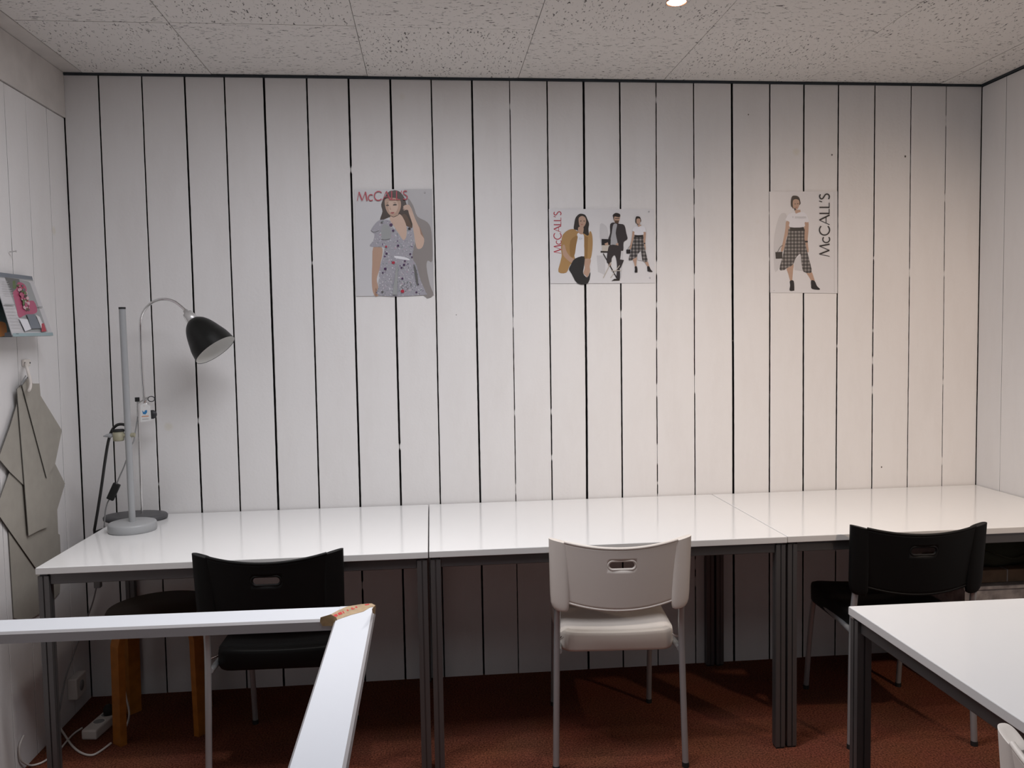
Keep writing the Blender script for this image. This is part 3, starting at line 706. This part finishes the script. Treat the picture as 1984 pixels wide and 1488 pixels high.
s.add([(483,295),(500,285),(517,292),(516,302),(488,304)], 'hair'); s.add([(565,290),(590,278),(612,286),(608,297),(572,299)], 'hair')
s.add([(480,275),(500,266),(518,272),(500,272)], 'hairm'); s.add([(560,268),(590,260),(615,270),(590,267)], 'hairm')
s.add([(527,300),(534,335),(545,345),(530,348)], 'skind')
s.add([(535,385),(555,378),(585,380),(572,395),(552,398)], 'lip')
s.stroke([(545,425),(575,436),(615,420),(640,402)], 6, 'haird', True)
s.add([(420,470),(530,480),(545,540),(600,600),(690,715),(740,640),(730,560),(790,570),(815,640),(820,760),(800,900),(800,940),(850,1020),(900,1200),(960,1340),(930,1374),(400,1382),(405,1250),(400,1080),(440,930),(460,830),(450,800),(290,790),(330,720),(345,650),(330,630),(300,600),(350,520)], 'floral')
s.add([(425,600),(440,540),(480,520),(530,570),(545,650),(530,700),(440,700)], 'mgrey')
s.stroke([(420,700),(470,712),(530,700)], 9, 'dgrey', True); s.stroke([(300,600),(340,620),(400,600)], 7, 'dgrey', True)
s.add([(590,905),(690,915),(760,940),(755,955),(600,930)], 'white')
for (x, y) in [(760,300),(745,322),(735,338),(742,352)]: s.stroke([(790,345+(y-300)*.6),(x-5,y-6),(x-48,y+2)], 9, 'skinl', True)
for k in range(60):
    rr = random.Random(k); x, y = rr.uniform(430, 900), rr.uniform(1000, 1360)
    if x > 430+(1360-y)*0.05 and x < 790+(y-1000)*0.36: s.stroke([(x, y), (x+rr.uniform(-14, 14), y+rr.uniform(6, 24))], rr.uniform(3, 6), rr.choice(['paperw', 'green', 'paperw', 'mgrey', 'dgrey']))
for k in range(26):
    rr = random.Random(k+99); x, y = rr.uniform(640, 790), rr.uniform(1195, 1300); s.stroke([(x, y), (x+rr.uniform(-16, 16), y+rr.uniform(-6, 18))], 5, rr.choice(['green', 'dgrey', 'paperw']))
for i, (x, y, r, c_) in enumerate([(572,985,17,'red'),(682,1328,20,'red'),(475,1058,15,'plum'),(700,1010,13,'plum'),(710,965,10,'plum'),(628,780,13,'plum'),(490,875,12,'plum'),(445,1105,9,'plum'),(670,1045,11,'plum'),(545,530,18,'plum'),(765,575,15,'black'),(570,600,13,'plum'),(598,1270,9,'red'),(440,1335,12,'dgrey'),(848,1340,10,'plum'),(485,792,12,'red'),(432,500,11,'dgrey'),(795,918,9,'plum'),(680,1175,11,'plum'),(775,880,10,'plum'),(870,1245,9,'plum')]):
    s.add([(x+r*math.cos(a*PI/3)*(1+0.25*(a % 2)), y+r*math.sin(a*PI/3)) for a in range(6)], c_)
s.add([(610,1000),(625,1000),(618,1372),(560,1372)], 'mgrey', False)
s.add([(815,1000),(850,1080),(870,1240),(850,1240),(825,1100)], 'dgrey')
word(s, lambda u, v: (135+u*600/WLEN, 243-v*(108 if True else 0)+v*0-u*3), 'red', 118)
tag(s.mb.build('poster'), 'pinned poster of a person in a grey floral dress, leftmost of three', 'poster')

def plaid_person(s, ox, oy, k, small=False):
    """standing figure in white tee and plaid wrap skirt; drawn in poster-3 crop coordinates then moved"""
    T_ = lambda pts: [(ox+x*k, oy+y*k) for x, y in pts]
    A = lambda pts, c_, sm=True: s.add(T_(pts), c_, sm)
    A([(330,490),(375,500),(365,600),(330,700),(315,780),(290,850),(265,840),(290,740),(310,640),(322,560)], 'skin')
    A([(555,500),(598,500),(596,620),(588,730),(600,850),(580,850),(560,760),(545,640)], 'skin')
    A([(335,1040),(415,1000),(412,1080),(400,1210),(380,1210),(355,1120)], 'skin')
    A([(565,1090),(630,1090),(660,1160),(672,1210),(640,1215),(600,1150)], 'skin')
    A([(430,950),(500,900),(530,1085),(430,1075)], 'lgrey', False)
    A([(375,560),(540,555),(550,700),(585,860),(610,960),(635,1100),(540,1095),(515,1000),(500,880),(440,940),(410,1010),(330,1055),(310,1072),(250,1065),(290,900),(320,760),(350,650)], 'plaid')
    A([(380,560),(540,555),(545,600),(375,605)], 'black', False)
    A([(430,350),(500,350),(505,400),(450,410)], 'skin')
    A([(420,385),(450,395),(500,378),(560,390),(600,470),(590,500),(550,500),(545,556),(375,558),(370,500),(335,480),(320,470),(360,405)], 'white')
    A([(400,190),(440,180),(480,195),(498,240),(495,290),(400,320),(385,260)], 'haird'); A([(395,240),(390,300),(410,335),(430,330)], 'haird')
    A([(415,235),(450,222),(485,240),(488,290),(470,335),(440,352),(415,325),(408,280)], 'skin')
    A([(425,330),(440,328),(448,350),(430,360)], 'haird')
    A([(375,1205),(420,1205),(428,1310),(420,1322),(372,1320),(378,1260)], 'black'); A([(630,1200),(672,1205),(700,1265),(735,1300),(720,1312),(640,1300),(630,1260)], 'black')
    A([(200,858),(285,855),(282,935),(205,938)], 'black', False)
    s.stroke(T_([(225,860),(262,795),(290,780)]), 5*k, 'black', True)
    A([(556,722),(590,722),(590,742),(556,742)], 'black', False)
    if not small:
        s.stroke([(410,428),(410,448)], 4, 'mgrey')
        for x0 in range(436, 560, 17): s.stroke([(x0,436),(x0+10,432),(x0+10,450),(x0,452)], 3.5, 'mgrey')
        A([(430,278),(445,275),(445,283),(431,284)], 'haird'); A([(462,274),(478,272),(478,280),(463,282)], 'haird'); A([(440,318),(465,316),(455,326)], 'lip')

# poster 2: three figures, wide
s = Sheet((0, WY-0.0035, 0), (0, -1, 0), 1050, 380, 7.833)
s.base([(105,196),(1705,196),(1712,1320),(128,1325)], m=K['paperw'])
s.add([(880,430),(960,440),(1000,520),(1000,700),(890,700)], 'lgrey'); s.add([(830,900),(960,900),(960,1200),(850,1150)], 'lgrey')
word(s, lambda u, v: (292-v*112, 872-u*632/WLEN), 'red', 122)
s.add([(610,268),(560,275),(510,330),(490,420),(485,500),(540,520),(560,590),(640,600),(680,625),(715,610),(705,500),(715,420),(690,350),(660,290)], 'haird')
s.add([(300,640),(330,570),(400,515),(480,500),(550,540),(640,570),(700,600),(730,530),(760,580),(770,700),(760,850),(730,960),(640,950),(640,800),(560,600),(500,930),(520,980),(430,1040),(370,1160),(250,1150),(280,1000),(300,900),(290,800)], 'camel')
s.add([(545,560),(635,590),(640,760),(640,920),(500,940),(510,800),(530,650)], 'white')
s.add([(640,600),(700,620),(690,950),(645,950)], 'cameld'); s.add([(540,600),(430,680),(430,900),(490,910),(520,740)], 'cameld')
s.add([(310,760),(345,740),(370,830),(430,920),(500,960),(500,1000),(460,1015),(400,980),(320,890)], 'skin')
s.add([(640,960),(740,960),(725,1060),(730,1140),(690,1230),(660,1200),(630,1170),(650,1080)], 'skin')
s.add([(560,400),(560,330),(610,300),(660,330),(668,400),(640,460),(605,480),(570,450)], 'skin'); s.add([(555,470),(630,470),(620,570),(580,575),(550,540)], 'skin')
s.add([(578,375),(600,370),(600,382),(580,384)], 'haird'); s.add([(630,372),(652,374),(650,384),(632,384)], 'haird'); s.add([(590,425),(625,425),(608,438)], 'lip')
s.add([(500,950),(640,915),(640,1050),(625,1170),(690,1235),(735,1150),(700,1320),(540,1325),(450,1180),(410,1110),(440,1040)], 'trouser')
s.stroke([(560,660),(570,625),(580,660)], 4, 'teal'); s.stroke([(585,632),(612,640),(588,660)], 4, 'teal')
# seated-height stool figure: man in dark suit
s.add([(1085,300),(1110,262),(1150,258),(1185,290),(1180,350),(1150,420),(1110,400),(1085,350)], 'skin')
s.add([(1080,320),(1078,285),(1120,255),(1180,270),(1188,305),(1165,320),(1100,310),(1095,370)], 'haird'); s.add([(1100,370),(1170,370),(1160,425),(1120,420)], 'hairm')
s.stroke([(1110,340),(1175,338)], 9, 'haird')
s.add([(1090,400),(1170,420),(1250,440),(1280,560),(1298,650),(1240,700),(1235,820),(1190,820),(1110,740),(1120,560),(1090,460)], 'suit'); s.add([(1085,400),(1035,430),(1035,560),(1005,660),(1050,690),(1060,560),(1090,440)], 'suit')
s.add([(1085,430),(1140,430),(1120,560),(1150,730),(1120,760),(1040,710),(1060,560)], 'greys')
s.add([(905,650),(1045,655),(1040,740),(905,745)], 'black', False); s.add([(910,745),(1040,745),(1010,835),(915,835)], 'beige', False)
s.add([(890,832),(1010,835),(1010,858),(890,856)], 'haird', False)
s.add([(950,720),(1000,700),(1010,740),(965,750)], 'skin'); s.add([(1120,720),(1160,710),(1160,755),(1125,760)], 'skin')
s.add([(1000,820),(1040,740),(1180,760),(1200,850),(1180,1020),(1185,1250),(1130,1245),(1140,1060),(1110,900),(1060,940),(1050,1010),(985,1005)], 'suit')
s.add([(1010,1015),(1050,1015),(1045,1060),(1010,1065)], 'skind')
s.stroke([(930,870),(1140,1250)], 15, 'haird'); s.stroke([(1240,970),(1040,1240)], 10, 'beige'); s.stroke([(1225,850),(1200,1240)], 7, 'lgrey')
s.add([(1180,960),(1245,970),(1200,1080),(1180,1100)], 'suit'); s.stroke([(1050,1135),(1200,1130)], 11, 'beige'); s.stroke([(930,1240),(1050,1000)], 11, 'beige')
s.add([(1055,1285),(1100,1255),(1180,1255),(1180,1280)], 'haird', False)
plaid_person(s, 1130, 172, 0.745, small=True)
tag(s.mb.build('poster'), 'wide white poster of three posing people, middle of the three on the wall', 'poster')

# poster 3: plaid skirt
s = Sheet((0, WY-0.0035, 0), (0, -1, 0), 1470, 350, 6.2)
s.base([(130,132),(945,128),(945,1352),(138,1345)], m=K['paperw'])
s.add([(250,420),(330,400),(340,560),(300,700),(280,960),(200,1100),(180,900),(190,650)], 'lgrey')
s.stroke([(905,135),(908,1345)], 5, 'lgrey'); s.stroke([(180,1320),(190,1320)], 5, 'mgrey')
plaid_person(s, 0, 0, 1.0)
word(s, lambda u, v: (852-v*122, 912-u*748/WLEN), 'black', 132)
tag(s.mb.build('poster'), 'white poster of a person in a plaid skirt, rightmost of three', 'poster')
# pins
M_PIN = mat('clear_pin', (0.5, 0.5, 0.52), 0.2)
for (x, y, lab) in [(823,373,'tiny pin at the upper right corner of the floral dress poster'), (1257,410,'tiny pin at the upper right corner of the wide poster'), (1259,538,'tiny pin at the lower right corner of the wide poster')]:
    c = at(x, y, 'Y', WY-0.0055); b = MB(); b.lathe([(0, -0.0015), (0.0028, -0.0012), (0.003, 0.001), (0, 0.0014)], c, M_PIN, 12, M=Matrix.Rotation(PI/2, 3, 'X')); tag(b.build('push_pin'), lab, 'pin')

# ------------------------------------------------------------------ left wall: calendar, pattern pieces
n = Vector((1, 0, 0))
cTR = at(63, 541, 'X', LX+0.02); cBR = at(103, 651, 'Y', cTR.y)
up = (cTR-cBR).normalized(); nn = up.cross(Vector((0, -1, 0))).normalized(); nn = nn if nn.x > 0 else -nn
t = empty('wall_calendar', (LX+0.003, cTR.y-0.15, cTR.z)); tag(t, 'flower photo calendar leaning out from the left wall', 'calendar')
ti = Matrix.Translation(-Vector(t.location))
s = Sheet(cTR, nn, 0, 500, 6.762)
Lf = cTR.y-0.30
def edge_pt(px_, py_): return s.P(px_, py_)
s.base([(-78,235),(430,280),(700,1020),(168,1032)], 0.002, K['lgrey'])
s.add([(-78,235),(430,280),(438,302),(-70,250)], 'mgrey', False)
s.add([(-95,175),(420,240),(432,285),(-80,238)], 'vase', False)
s.add([(60,250),(370,305),(395,330),(625,965),(320,965)], 'mgrey', False)
s.add([(60,250),(250,275),(320,500),(200,560)], 'dgrey', False); s.add([(165,300),(200,290),(215,400),(170,400)], 'grn')
s.add([(235,320),(300,330),(350,400),(340,560),(440,560),(490,690),(430,735),(340,740),(250,780),(215,660),(190,560),(170,450),(215,400)], 'pink')
rr = random.Random(5)
for k in range(95):
    t_ = rr.random(); cx_, cy_ = (275+40*rr.uniform(-1, 1)+t_*95, 360+t_*330)
    r = rr.uniform(9, 24); a0 = rr.uniform(0, 6)
    s.add([(cx_+r*math.cos(a0+a*PI/3)*(0.6+0.5*rr.random()), cy_+r*math.sin(a0+a*PI/3)) for a in range(6)], rr.choice(['pink', 'pink', 'red', 'pinkl', 'hair', 'dgrey', 'pink', 'pinkl', 'grn']))
s.add([(350,735),(455,735),(540,920),(410,925)], 'vase', False); s.add([(250,790),(360,800),(410,930),(330,960)], 'white'); s.add([(470,740),(520,770),(600,960),(545,925)], 'paperw')
s.add([(545,860),(575,850),(610,960),(545,965)], 'red')
s.add([(55,600),(190,605),(195,620),(60,615)], 'mgrey', False); s.add([(495,628),(555,635),(560,650),(500,640)], 'mgrey', False)
for i in range(7):
    s.stroke([(20+i*8,300+i*30),(100+i*14,305+i*30)], 5, 'grey'); s.stroke([(75+i*14,650+i*42),(205+i*14,655+i*42)], 5, 'grey')
s.add([(165,985),(690,975),(700,1015),(172,1028)], 'teal', False); s.add([(210,988),(245,988),(248,996),(212,996)], 'tealb', False)
s.mb.v = [tuple(ti @ Vector(v)) for v in s.mb.v]
s.mb.build('front_page', t)
# back page: teal with orange, hangs closer to the wall
s = Sheet((LX+0.030, 0, 0), (1, 0, 0), 0, 500, 6.762)
s.base([(-900,300),(120,420),(185,1035),(-900,1045)], 0.002, K['tealb'])
s.add([(-60,850),(70,850),(90,1000),(60,1020),(-60,1025)], 'orange'); s.add([(60,980),(180,960),(184,1030),(60,1032)], 'vase', False)
s.mb.v = [tuple(ti @ Vector(v)) for v in s.mb.v]; s.mb.build('back_page', t)
b = MB(); 
q = at(18, 488, 'X', LX+0.004); b.tube([q, q+Vector((0.02, 0, 0.002))], 0.002, M_ALU, 8); b.tube([q+Vector((0.02, 0, 0.002)), q+Vector((0.022, 0, 0.002))], 0.004, M_ALU, 8)
tag(b.build('nail'), 'small nail in the left wall above the calendar', 'nail')

def px7(x, y): return (x/2.975, 700+y/2.975)
pieces = [
  ('lowest grey card pattern piece, its long straight edge below all the others', [(50,985),(80,1480),(150,1500),(255,1440),(345,1330),(352,1150),(345,1000),(200,900),(60,900)], 0.004),
  ('wide grey card pattern piece with zigzag right edge, behind the long one', [(100,560),(55,640),(-10,820),(-18,870),(205,1190),(345,1190),(340,1105),(330,855),(375,705),(318,590),(250,520)], 0.009),
  ('triangular grey card pattern piece at the left edge of the bundle', [(104,225),(60,370),(-8,560),(60,640),(135,712),(200,700),(200,300)], 0.014),
  ('long narrow grey card pattern piece hanging straight down the middle', [(98,160),(120,138),(150,180),(280,500),(300,800),(275,955),(225,975),(165,1007),(130,560)], 0.019),
  ('grey card pattern piece with pointed right side, topmost of the bundle', [(128,140),(160,95),(190,128),(228,128),(234,198),(357,398),(318,590),(270,674)], 0.024)]
for lab, P_, off in pieces:
    b = MB(); b.prism([at(*px7(x, y), 'X', LX+off) for x, y in P_], Vector((-0.0022, 0, 0)), M_CARD, M_CARDE)
    b.tube([at(*px7(P_[0][0], P_[0][1]), 'X', LX+off-0.001), at(*px7(P_[0][0]+2, P_[0][1]+3), 'X', LX+off-0.001)], 0.0012, M_CARDE, 6)
    tag(b.build('pattern_piece'), lab, 'pattern', 'grey card pattern pieces hanging on the left wall')
t = empty('wall_hook', tuple(at(50, 703, 'X', LX))); tag(t, 'white hook on the left wall holding the grey card patterns', 'hook'); tb = Vector(t.location)
b = MB(); c = at(50, 703, 'X', LX+0.004)-tb; b.box(c.x-0.004, c.x+0.006, c.y-0.022, c.y+0.022, c.z-0.012, c.z+0.012, M_WPL, bev=0.003)
b.build('plate', t)
b = MB(); b.tube(smooth_pts([at(50, 704, 'X', LX+0.01)-tb, at(52, 712, 'X', LX+0.03)-tb, at(58, 735, 'X', LX+0.04)-tb, at(59, 748, 'X', LX+0.042)-tb, at(56, 757, 'X', LX+0.05)-tb], 5), [0.005]*20+[0.004], M_WPL, 10); b.build('prong', t)
for (x, y) in ((48,703),(58,703)):
    q = at(x, y, 'X', LX+0.0105)-tb; b = MB(); b.tube([q, q+Vector((0.0015, 0, 0))], 0.0025, M_STEELD, 8); b.build('screw', t)
b = MB(); b.tube(smooth_pts([at(55, 730, 'X', LX+0.032), at(47, 738, 'X', LX+0.03), at(41, 746, 'X', LX+0.028), at(44, 738, 'X', LX+0.03), at(50, 728, 'X', LX+0.034)], 5), 0.0022, M_CABLEG, 8)
tag(b.build('string'), 'grey string loop tying the card patterns to the hook', 'string')

# ------------------------------------------------------------------ stool under the left table
SC = Vector((-1.005, 3.135, 0))
t = empty('round_stool', tuple(SC)); tag(t, 'round wooden stool with orange bentwood legs under the left table', 'stool')
b = MB(); b.lathe([(0, 0.408), (0.178, 0.408), (0.186, 0.412), (0.188, 0.440), (0.184, 0.447), (0, 0.449)], (0, 0, 0), M_SEATB, 48); b.build('seat', t)
for (x, y) in ((-0.113, -0.135), (0.150, -0.095), (0.105, 0.135), (-0.152, 0.118)):
    a = math.atan2(y, x); dv = Vector((math.cos(a), math.sin(a), 0)); sd = Vector((-dv.y, dv.x, 0))
    R_ = Vector((x, y, 0)).length
    path = [(R_+0.004, 0.0), (R_, 0.2), (R_-0.002, 0.36), (R_-0.010, 0.392), (R_-0.03, 0.4075), (R_-0.10, 0.4075)]
    thk = [0.012]*4+[0.010, 0.008]; b = MB(); V = []
    pp = [dv*r+Vector((0, 0, z)) for r, z in path]
    for i, p in enumerate(pp):
        tt = (pp[min(i+1, 5)]-pp[max(i-1, 0)]).normalized(); nn2 = tt.cross(sd).normalized()
        V += [p+sd*0.024+nn2*thk[i], p-sd*0.024+nn2*thk[i], p-sd*0.024-nn2*thk[i], p+sd*0.024-nn2*thk[i]]
    F = [(i*4+k, i*4+(k+1) % 4, (i+1)*4+(k+1) % 4, (i+1)*4+k) for i in range(5) for k in range(4)]+[(3,2,1,0),(20,21,22,23)]
    dz = 0.407-max(v.z for v in V); V = [Vector((v.x, v.y, max(0, v.z+(dz if v.z > 0.3 else 0)))) for v in V]
    b.add(V, F, M_BIRCH); b.build('leg', t)

# ------------------------------------------------------------------ power strip, socket, cables
t = empty('power_strip', (-1.225, 3.17, 0), math.radians(-8)); tag(t, 'white power strip lying on the carpet behind the stool leg', 'power strip')
b = MB(); b.box(-0.028, 0.028, -0.13, 0.15, 0, 0.036, M_CABLEW, bev=0.006); b.build('housing', t)
for k in range(4):
    b = MB(); c = Vector((0, -0.06+0.055*k, 0.0362)); b.lathe([(0.019, 0.0), (0.0205, 0.0008), (0.022, 0)], c, M_WPL, 20); b.disc(c+Vector((0, 0, 0.0003)), 0.019, M_CABLEG, 20); b.build('outlet', t)
b = MB(); b.lathe([(0, 0), (0.018, 0), (0.018, 0.022), (0.012, 0.034), (0, 0.036)], (0, 0, 0), M_BRUB, 20)
b.tube([(0.0, 0, 0.028), (0.03, -0.01, 0.030), (0.036, -0.02, 0.01), (0.036, -0.03, -0.03)], 0.0035, M_BRUB, 8)
pl = b.build('power_plug'); pl.location = (-1.219, 3.165, 0.0372); tag(pl, 'black plug pushed into the white power strip', 'plug')
# cable pts on floor/wall
def fl(x, y, z=0.0045): return at(x, y, 'Z', z)
P_ = smooth_pts([fl(115,1408,0.02), fl(124,1422), fl(140,1445), fl(158,1459), fl(178,1463), fl(195,1455), fl(215,1440)], 6)
b = MB(); b.tube(P_, 0.0038, M_CABLEW, 8); tag(b.build('power_cable'), 'white cable curving over the carpet in front of the power strip', 'cable')
P_ = smooth_pts([fl(160,1410,0.014), fl(145,1420), fl(132,1433), fl(118,1450)], 6)
b = MB(); b.tube(P_, 0.0034, M_CABLEW, 8); tag(b.build('power_cable'), 'short white cable leaving the near end of the power strip', 'cable')
P_ = smooth_pts([at(237, 1314, 'Y', 3.08), at(243, 1345, 'Y', 3.08), at(250, 1378, 'Y', 3.09), at(248, 1398, 'Y', 3.10), fl(240, 1415)], 6)
b = MB(); b.tube(P_, 0.0034, M_CABLEW, 8); tag(b.build('power_cable'), 'white cable hanging down behind the orange stool leg', 'cable')
P_ = smooth_pts([at(46, 1425, 'X', LX+0.006), at(38, 1445, 'X', LX+0.006), at(39, 1470, 'X', LX+0.006), at(50, 1480, 'X', LX+0.01), fl(62,1483), fl(80,1478), fl(97,1468)], 6)
b = MB(); b.tube(P_, 0.0034, M_CABLEW, 8); tag(b.build('power_cable'), 'white cable looping down the left wall by the front table leg', 'cable')
P_ = smooth_pts([at(186, 1141, 'X', LX+0.10), at(178, 1172, 'X', LX+0.08), at(160, 1220, 'X', LX+0.05), at(140, 1275, 'X', LX+0.02), at(127, 1315, 'X', LX+0.008), at(118, 1362, 'X', LX+0.006), at(113,1392,'X',LX+0.006)], 6)
b = MB(); b.tube([P_[0]+Vector((0.01, 0.0, 0.06))]+P_, 0.0028, M_CABLEG, 8); b.box(-0.012, 0.012, -0.012, 0.012, -0.03, 0.012, M_CABLEG, bev=0.003, M=Matrix.Translation(P_[0]+Vector((0.008, 0, 0.035))))
tag(b.build('lamp_cable'), 'thin grey cable hanging from under the left table to the floor', 'cable')
t = empty('wall_socket', tuple(at(140, 1328, 'X', LX))); tag(t, 'white surface socket low on the left wall behind the table leg', 'socket')
b = MB(); b.box(0, 0.035, -0.045, 0.045, -0.04, 0.04, M_CABLEW, bev=0.005); b.build('housing', t)
b = MB(); b.lathe([(0, 0), (0.02, 0), (0.02, -0.004), (0, -0.004)], (0.0352, 0, 0), M_CABLEG, 20, M=Matrix.Rotation(PI/2, 3, 'Y')); b.build('outlet', t)

# ------------------------------------------------------------------ things stored under the right table
M_TUB = mat('cloudy_plastic', (0.36, 0.34, 0.34), 0.35, nscale=28, namt=0.45, bump=0.8, bscale=35)
M_KRAFT = mat('brown_board', (0.20, 0.13, 0.08), 0.8, nscale=20, namt=0.2)
M_BAG = mat('dark_olive_cloth', (0.030, 0.034, 0.018), 0.8, bump=0.6, bscale=40)
t = empty('storage_crate', (2.16, 3.06, 0)); tag(t, 'cloudy plastic crate standing under the right table', 'crate')
b = MB(); N_ = 10
V = []; F = []
for k, (z, q) in enumerate([(0, 0.92), (0.02, 0.95), (0.32, 0.995), (0.44, 1.0)]): V += [(-0.19*q, -0.16*q, z), (0.19*q, -0.16*q, z), (0.19*q, 0.16*q, z), (-0.19*q, 0.16*q, z)]
for k in range(3):
    for i in range(4): F.append((k*4+i, k*4+(i+1) % 4, (k+1)*4+(i+1) % 4, (k+1)*4+i))
F += [(3, 2, 1, 0), (12, 13, 14, 15)]; b.add(V, F, M_TUB); b.build('body', t)
b = MB(); b.box(-0.196, 0.196, -0.166, 0.166, 0.435, 0.45, M_TUB, bev=0.004); b.build('rim', t)
b = MB(); b.box(-0.17, 0.18, -0.14, 0.14, 0, 0.048, M_KRAFT, bev=0.002); b.box(-0.002, 0.002, -0.1405, 0.14, 0.002, 0.0485, M_TUB)
o = b.build('cardboard_box'); o.location = (2.16, 3.07, 0.451); tag(o, 'flat brown cardboard box on the plastic crate under the right table', 'box')
b = MB(); seg = 28; V = []
prof = [(0.0, 0.0), (0.13, 0.0), (0.165, 0.02), (0.17, 0.06), (0.15, 0.10), (0.10, 0.125), (0.0, 0.13)]
for i, (r, z) in enumerate(prof):
    for k in range(seg):
        a = 2*PI*k/seg; w2 = 1+0.10*noise.noise(Vector((math.cos(a)*2, math.sin(a)*2, z*12)))*(1 if 0 < i < 6 else 0)
        V.append((r*w2*math.cos(a)*1.02, r*w2*0.78*math.sin(a), z+(0.012*noise.noise(Vector((math.cos(a)*3, math.sin(a)*3, i*1.0))) if i > 2 else 0)))
b.add(V, [(i*seg+k, i*seg+(k+1) % seg, (i+1)*seg+(k+1) % seg, (i+1)*seg+k) for i in range(6) for k in range(seg)], M_BAG, True)
b.tube(smooth_pts([(-0.10, -0.11, 0.085), (-0.05, -0.145, 0.06), (0.02, -0.14, 0.04), (0.07, -0.13, 0.05)], 5), 0.004, M_BAG, 8)
o = b.build('cloth_bag'); o.location = (2.165, 3.07, 0.5005); tag(o, 'dark olive cloth bag on the cardboard box under the right table', 'bag')

# ------------------------------------------------------------------ ceiling spotlights
def spotlight(x, y, label, tilt=(0, 0)):
    t = empty('ceiling_spotlight', (x, y, CZ)); tag(t, label, 'spotlight')
    b = MB(); b.lathe([(0, 0), (0.045, 0), (0.045, -0.012), (0.040, -0.016), (0, -0.016)], (0, 0, 0), M_WPL, 28); b.build('ceiling_plate', t)
    b = MB(); b.tube([(0, 0, -0.014), (0, 0, -0.04)], 0.006, M_ALU, 10); b.build('stem', t)
    b = MB(); b.lathe([(0, -0.036), (0.016, -0.038), (0.022, -0.048), (0.029, -0.082), (0.0305, -0.088), (0.0285, -0.088), (0.0265, -0.080)], (0, 0, 0), M_COPPER, 28); b.build('lamp_housing', t)
    b = MB(); b.lathe([(0.0262, -0.080), (0.027, -0.0845), (0.018, -0.090), (0.0, -0.0915)], (0, 0, 0), M_BULB, 28); b.build('bulb', t)
    return t
spotlight(0.725, 2.40, 'lit ceiling spotlight at the top edge of the picture')
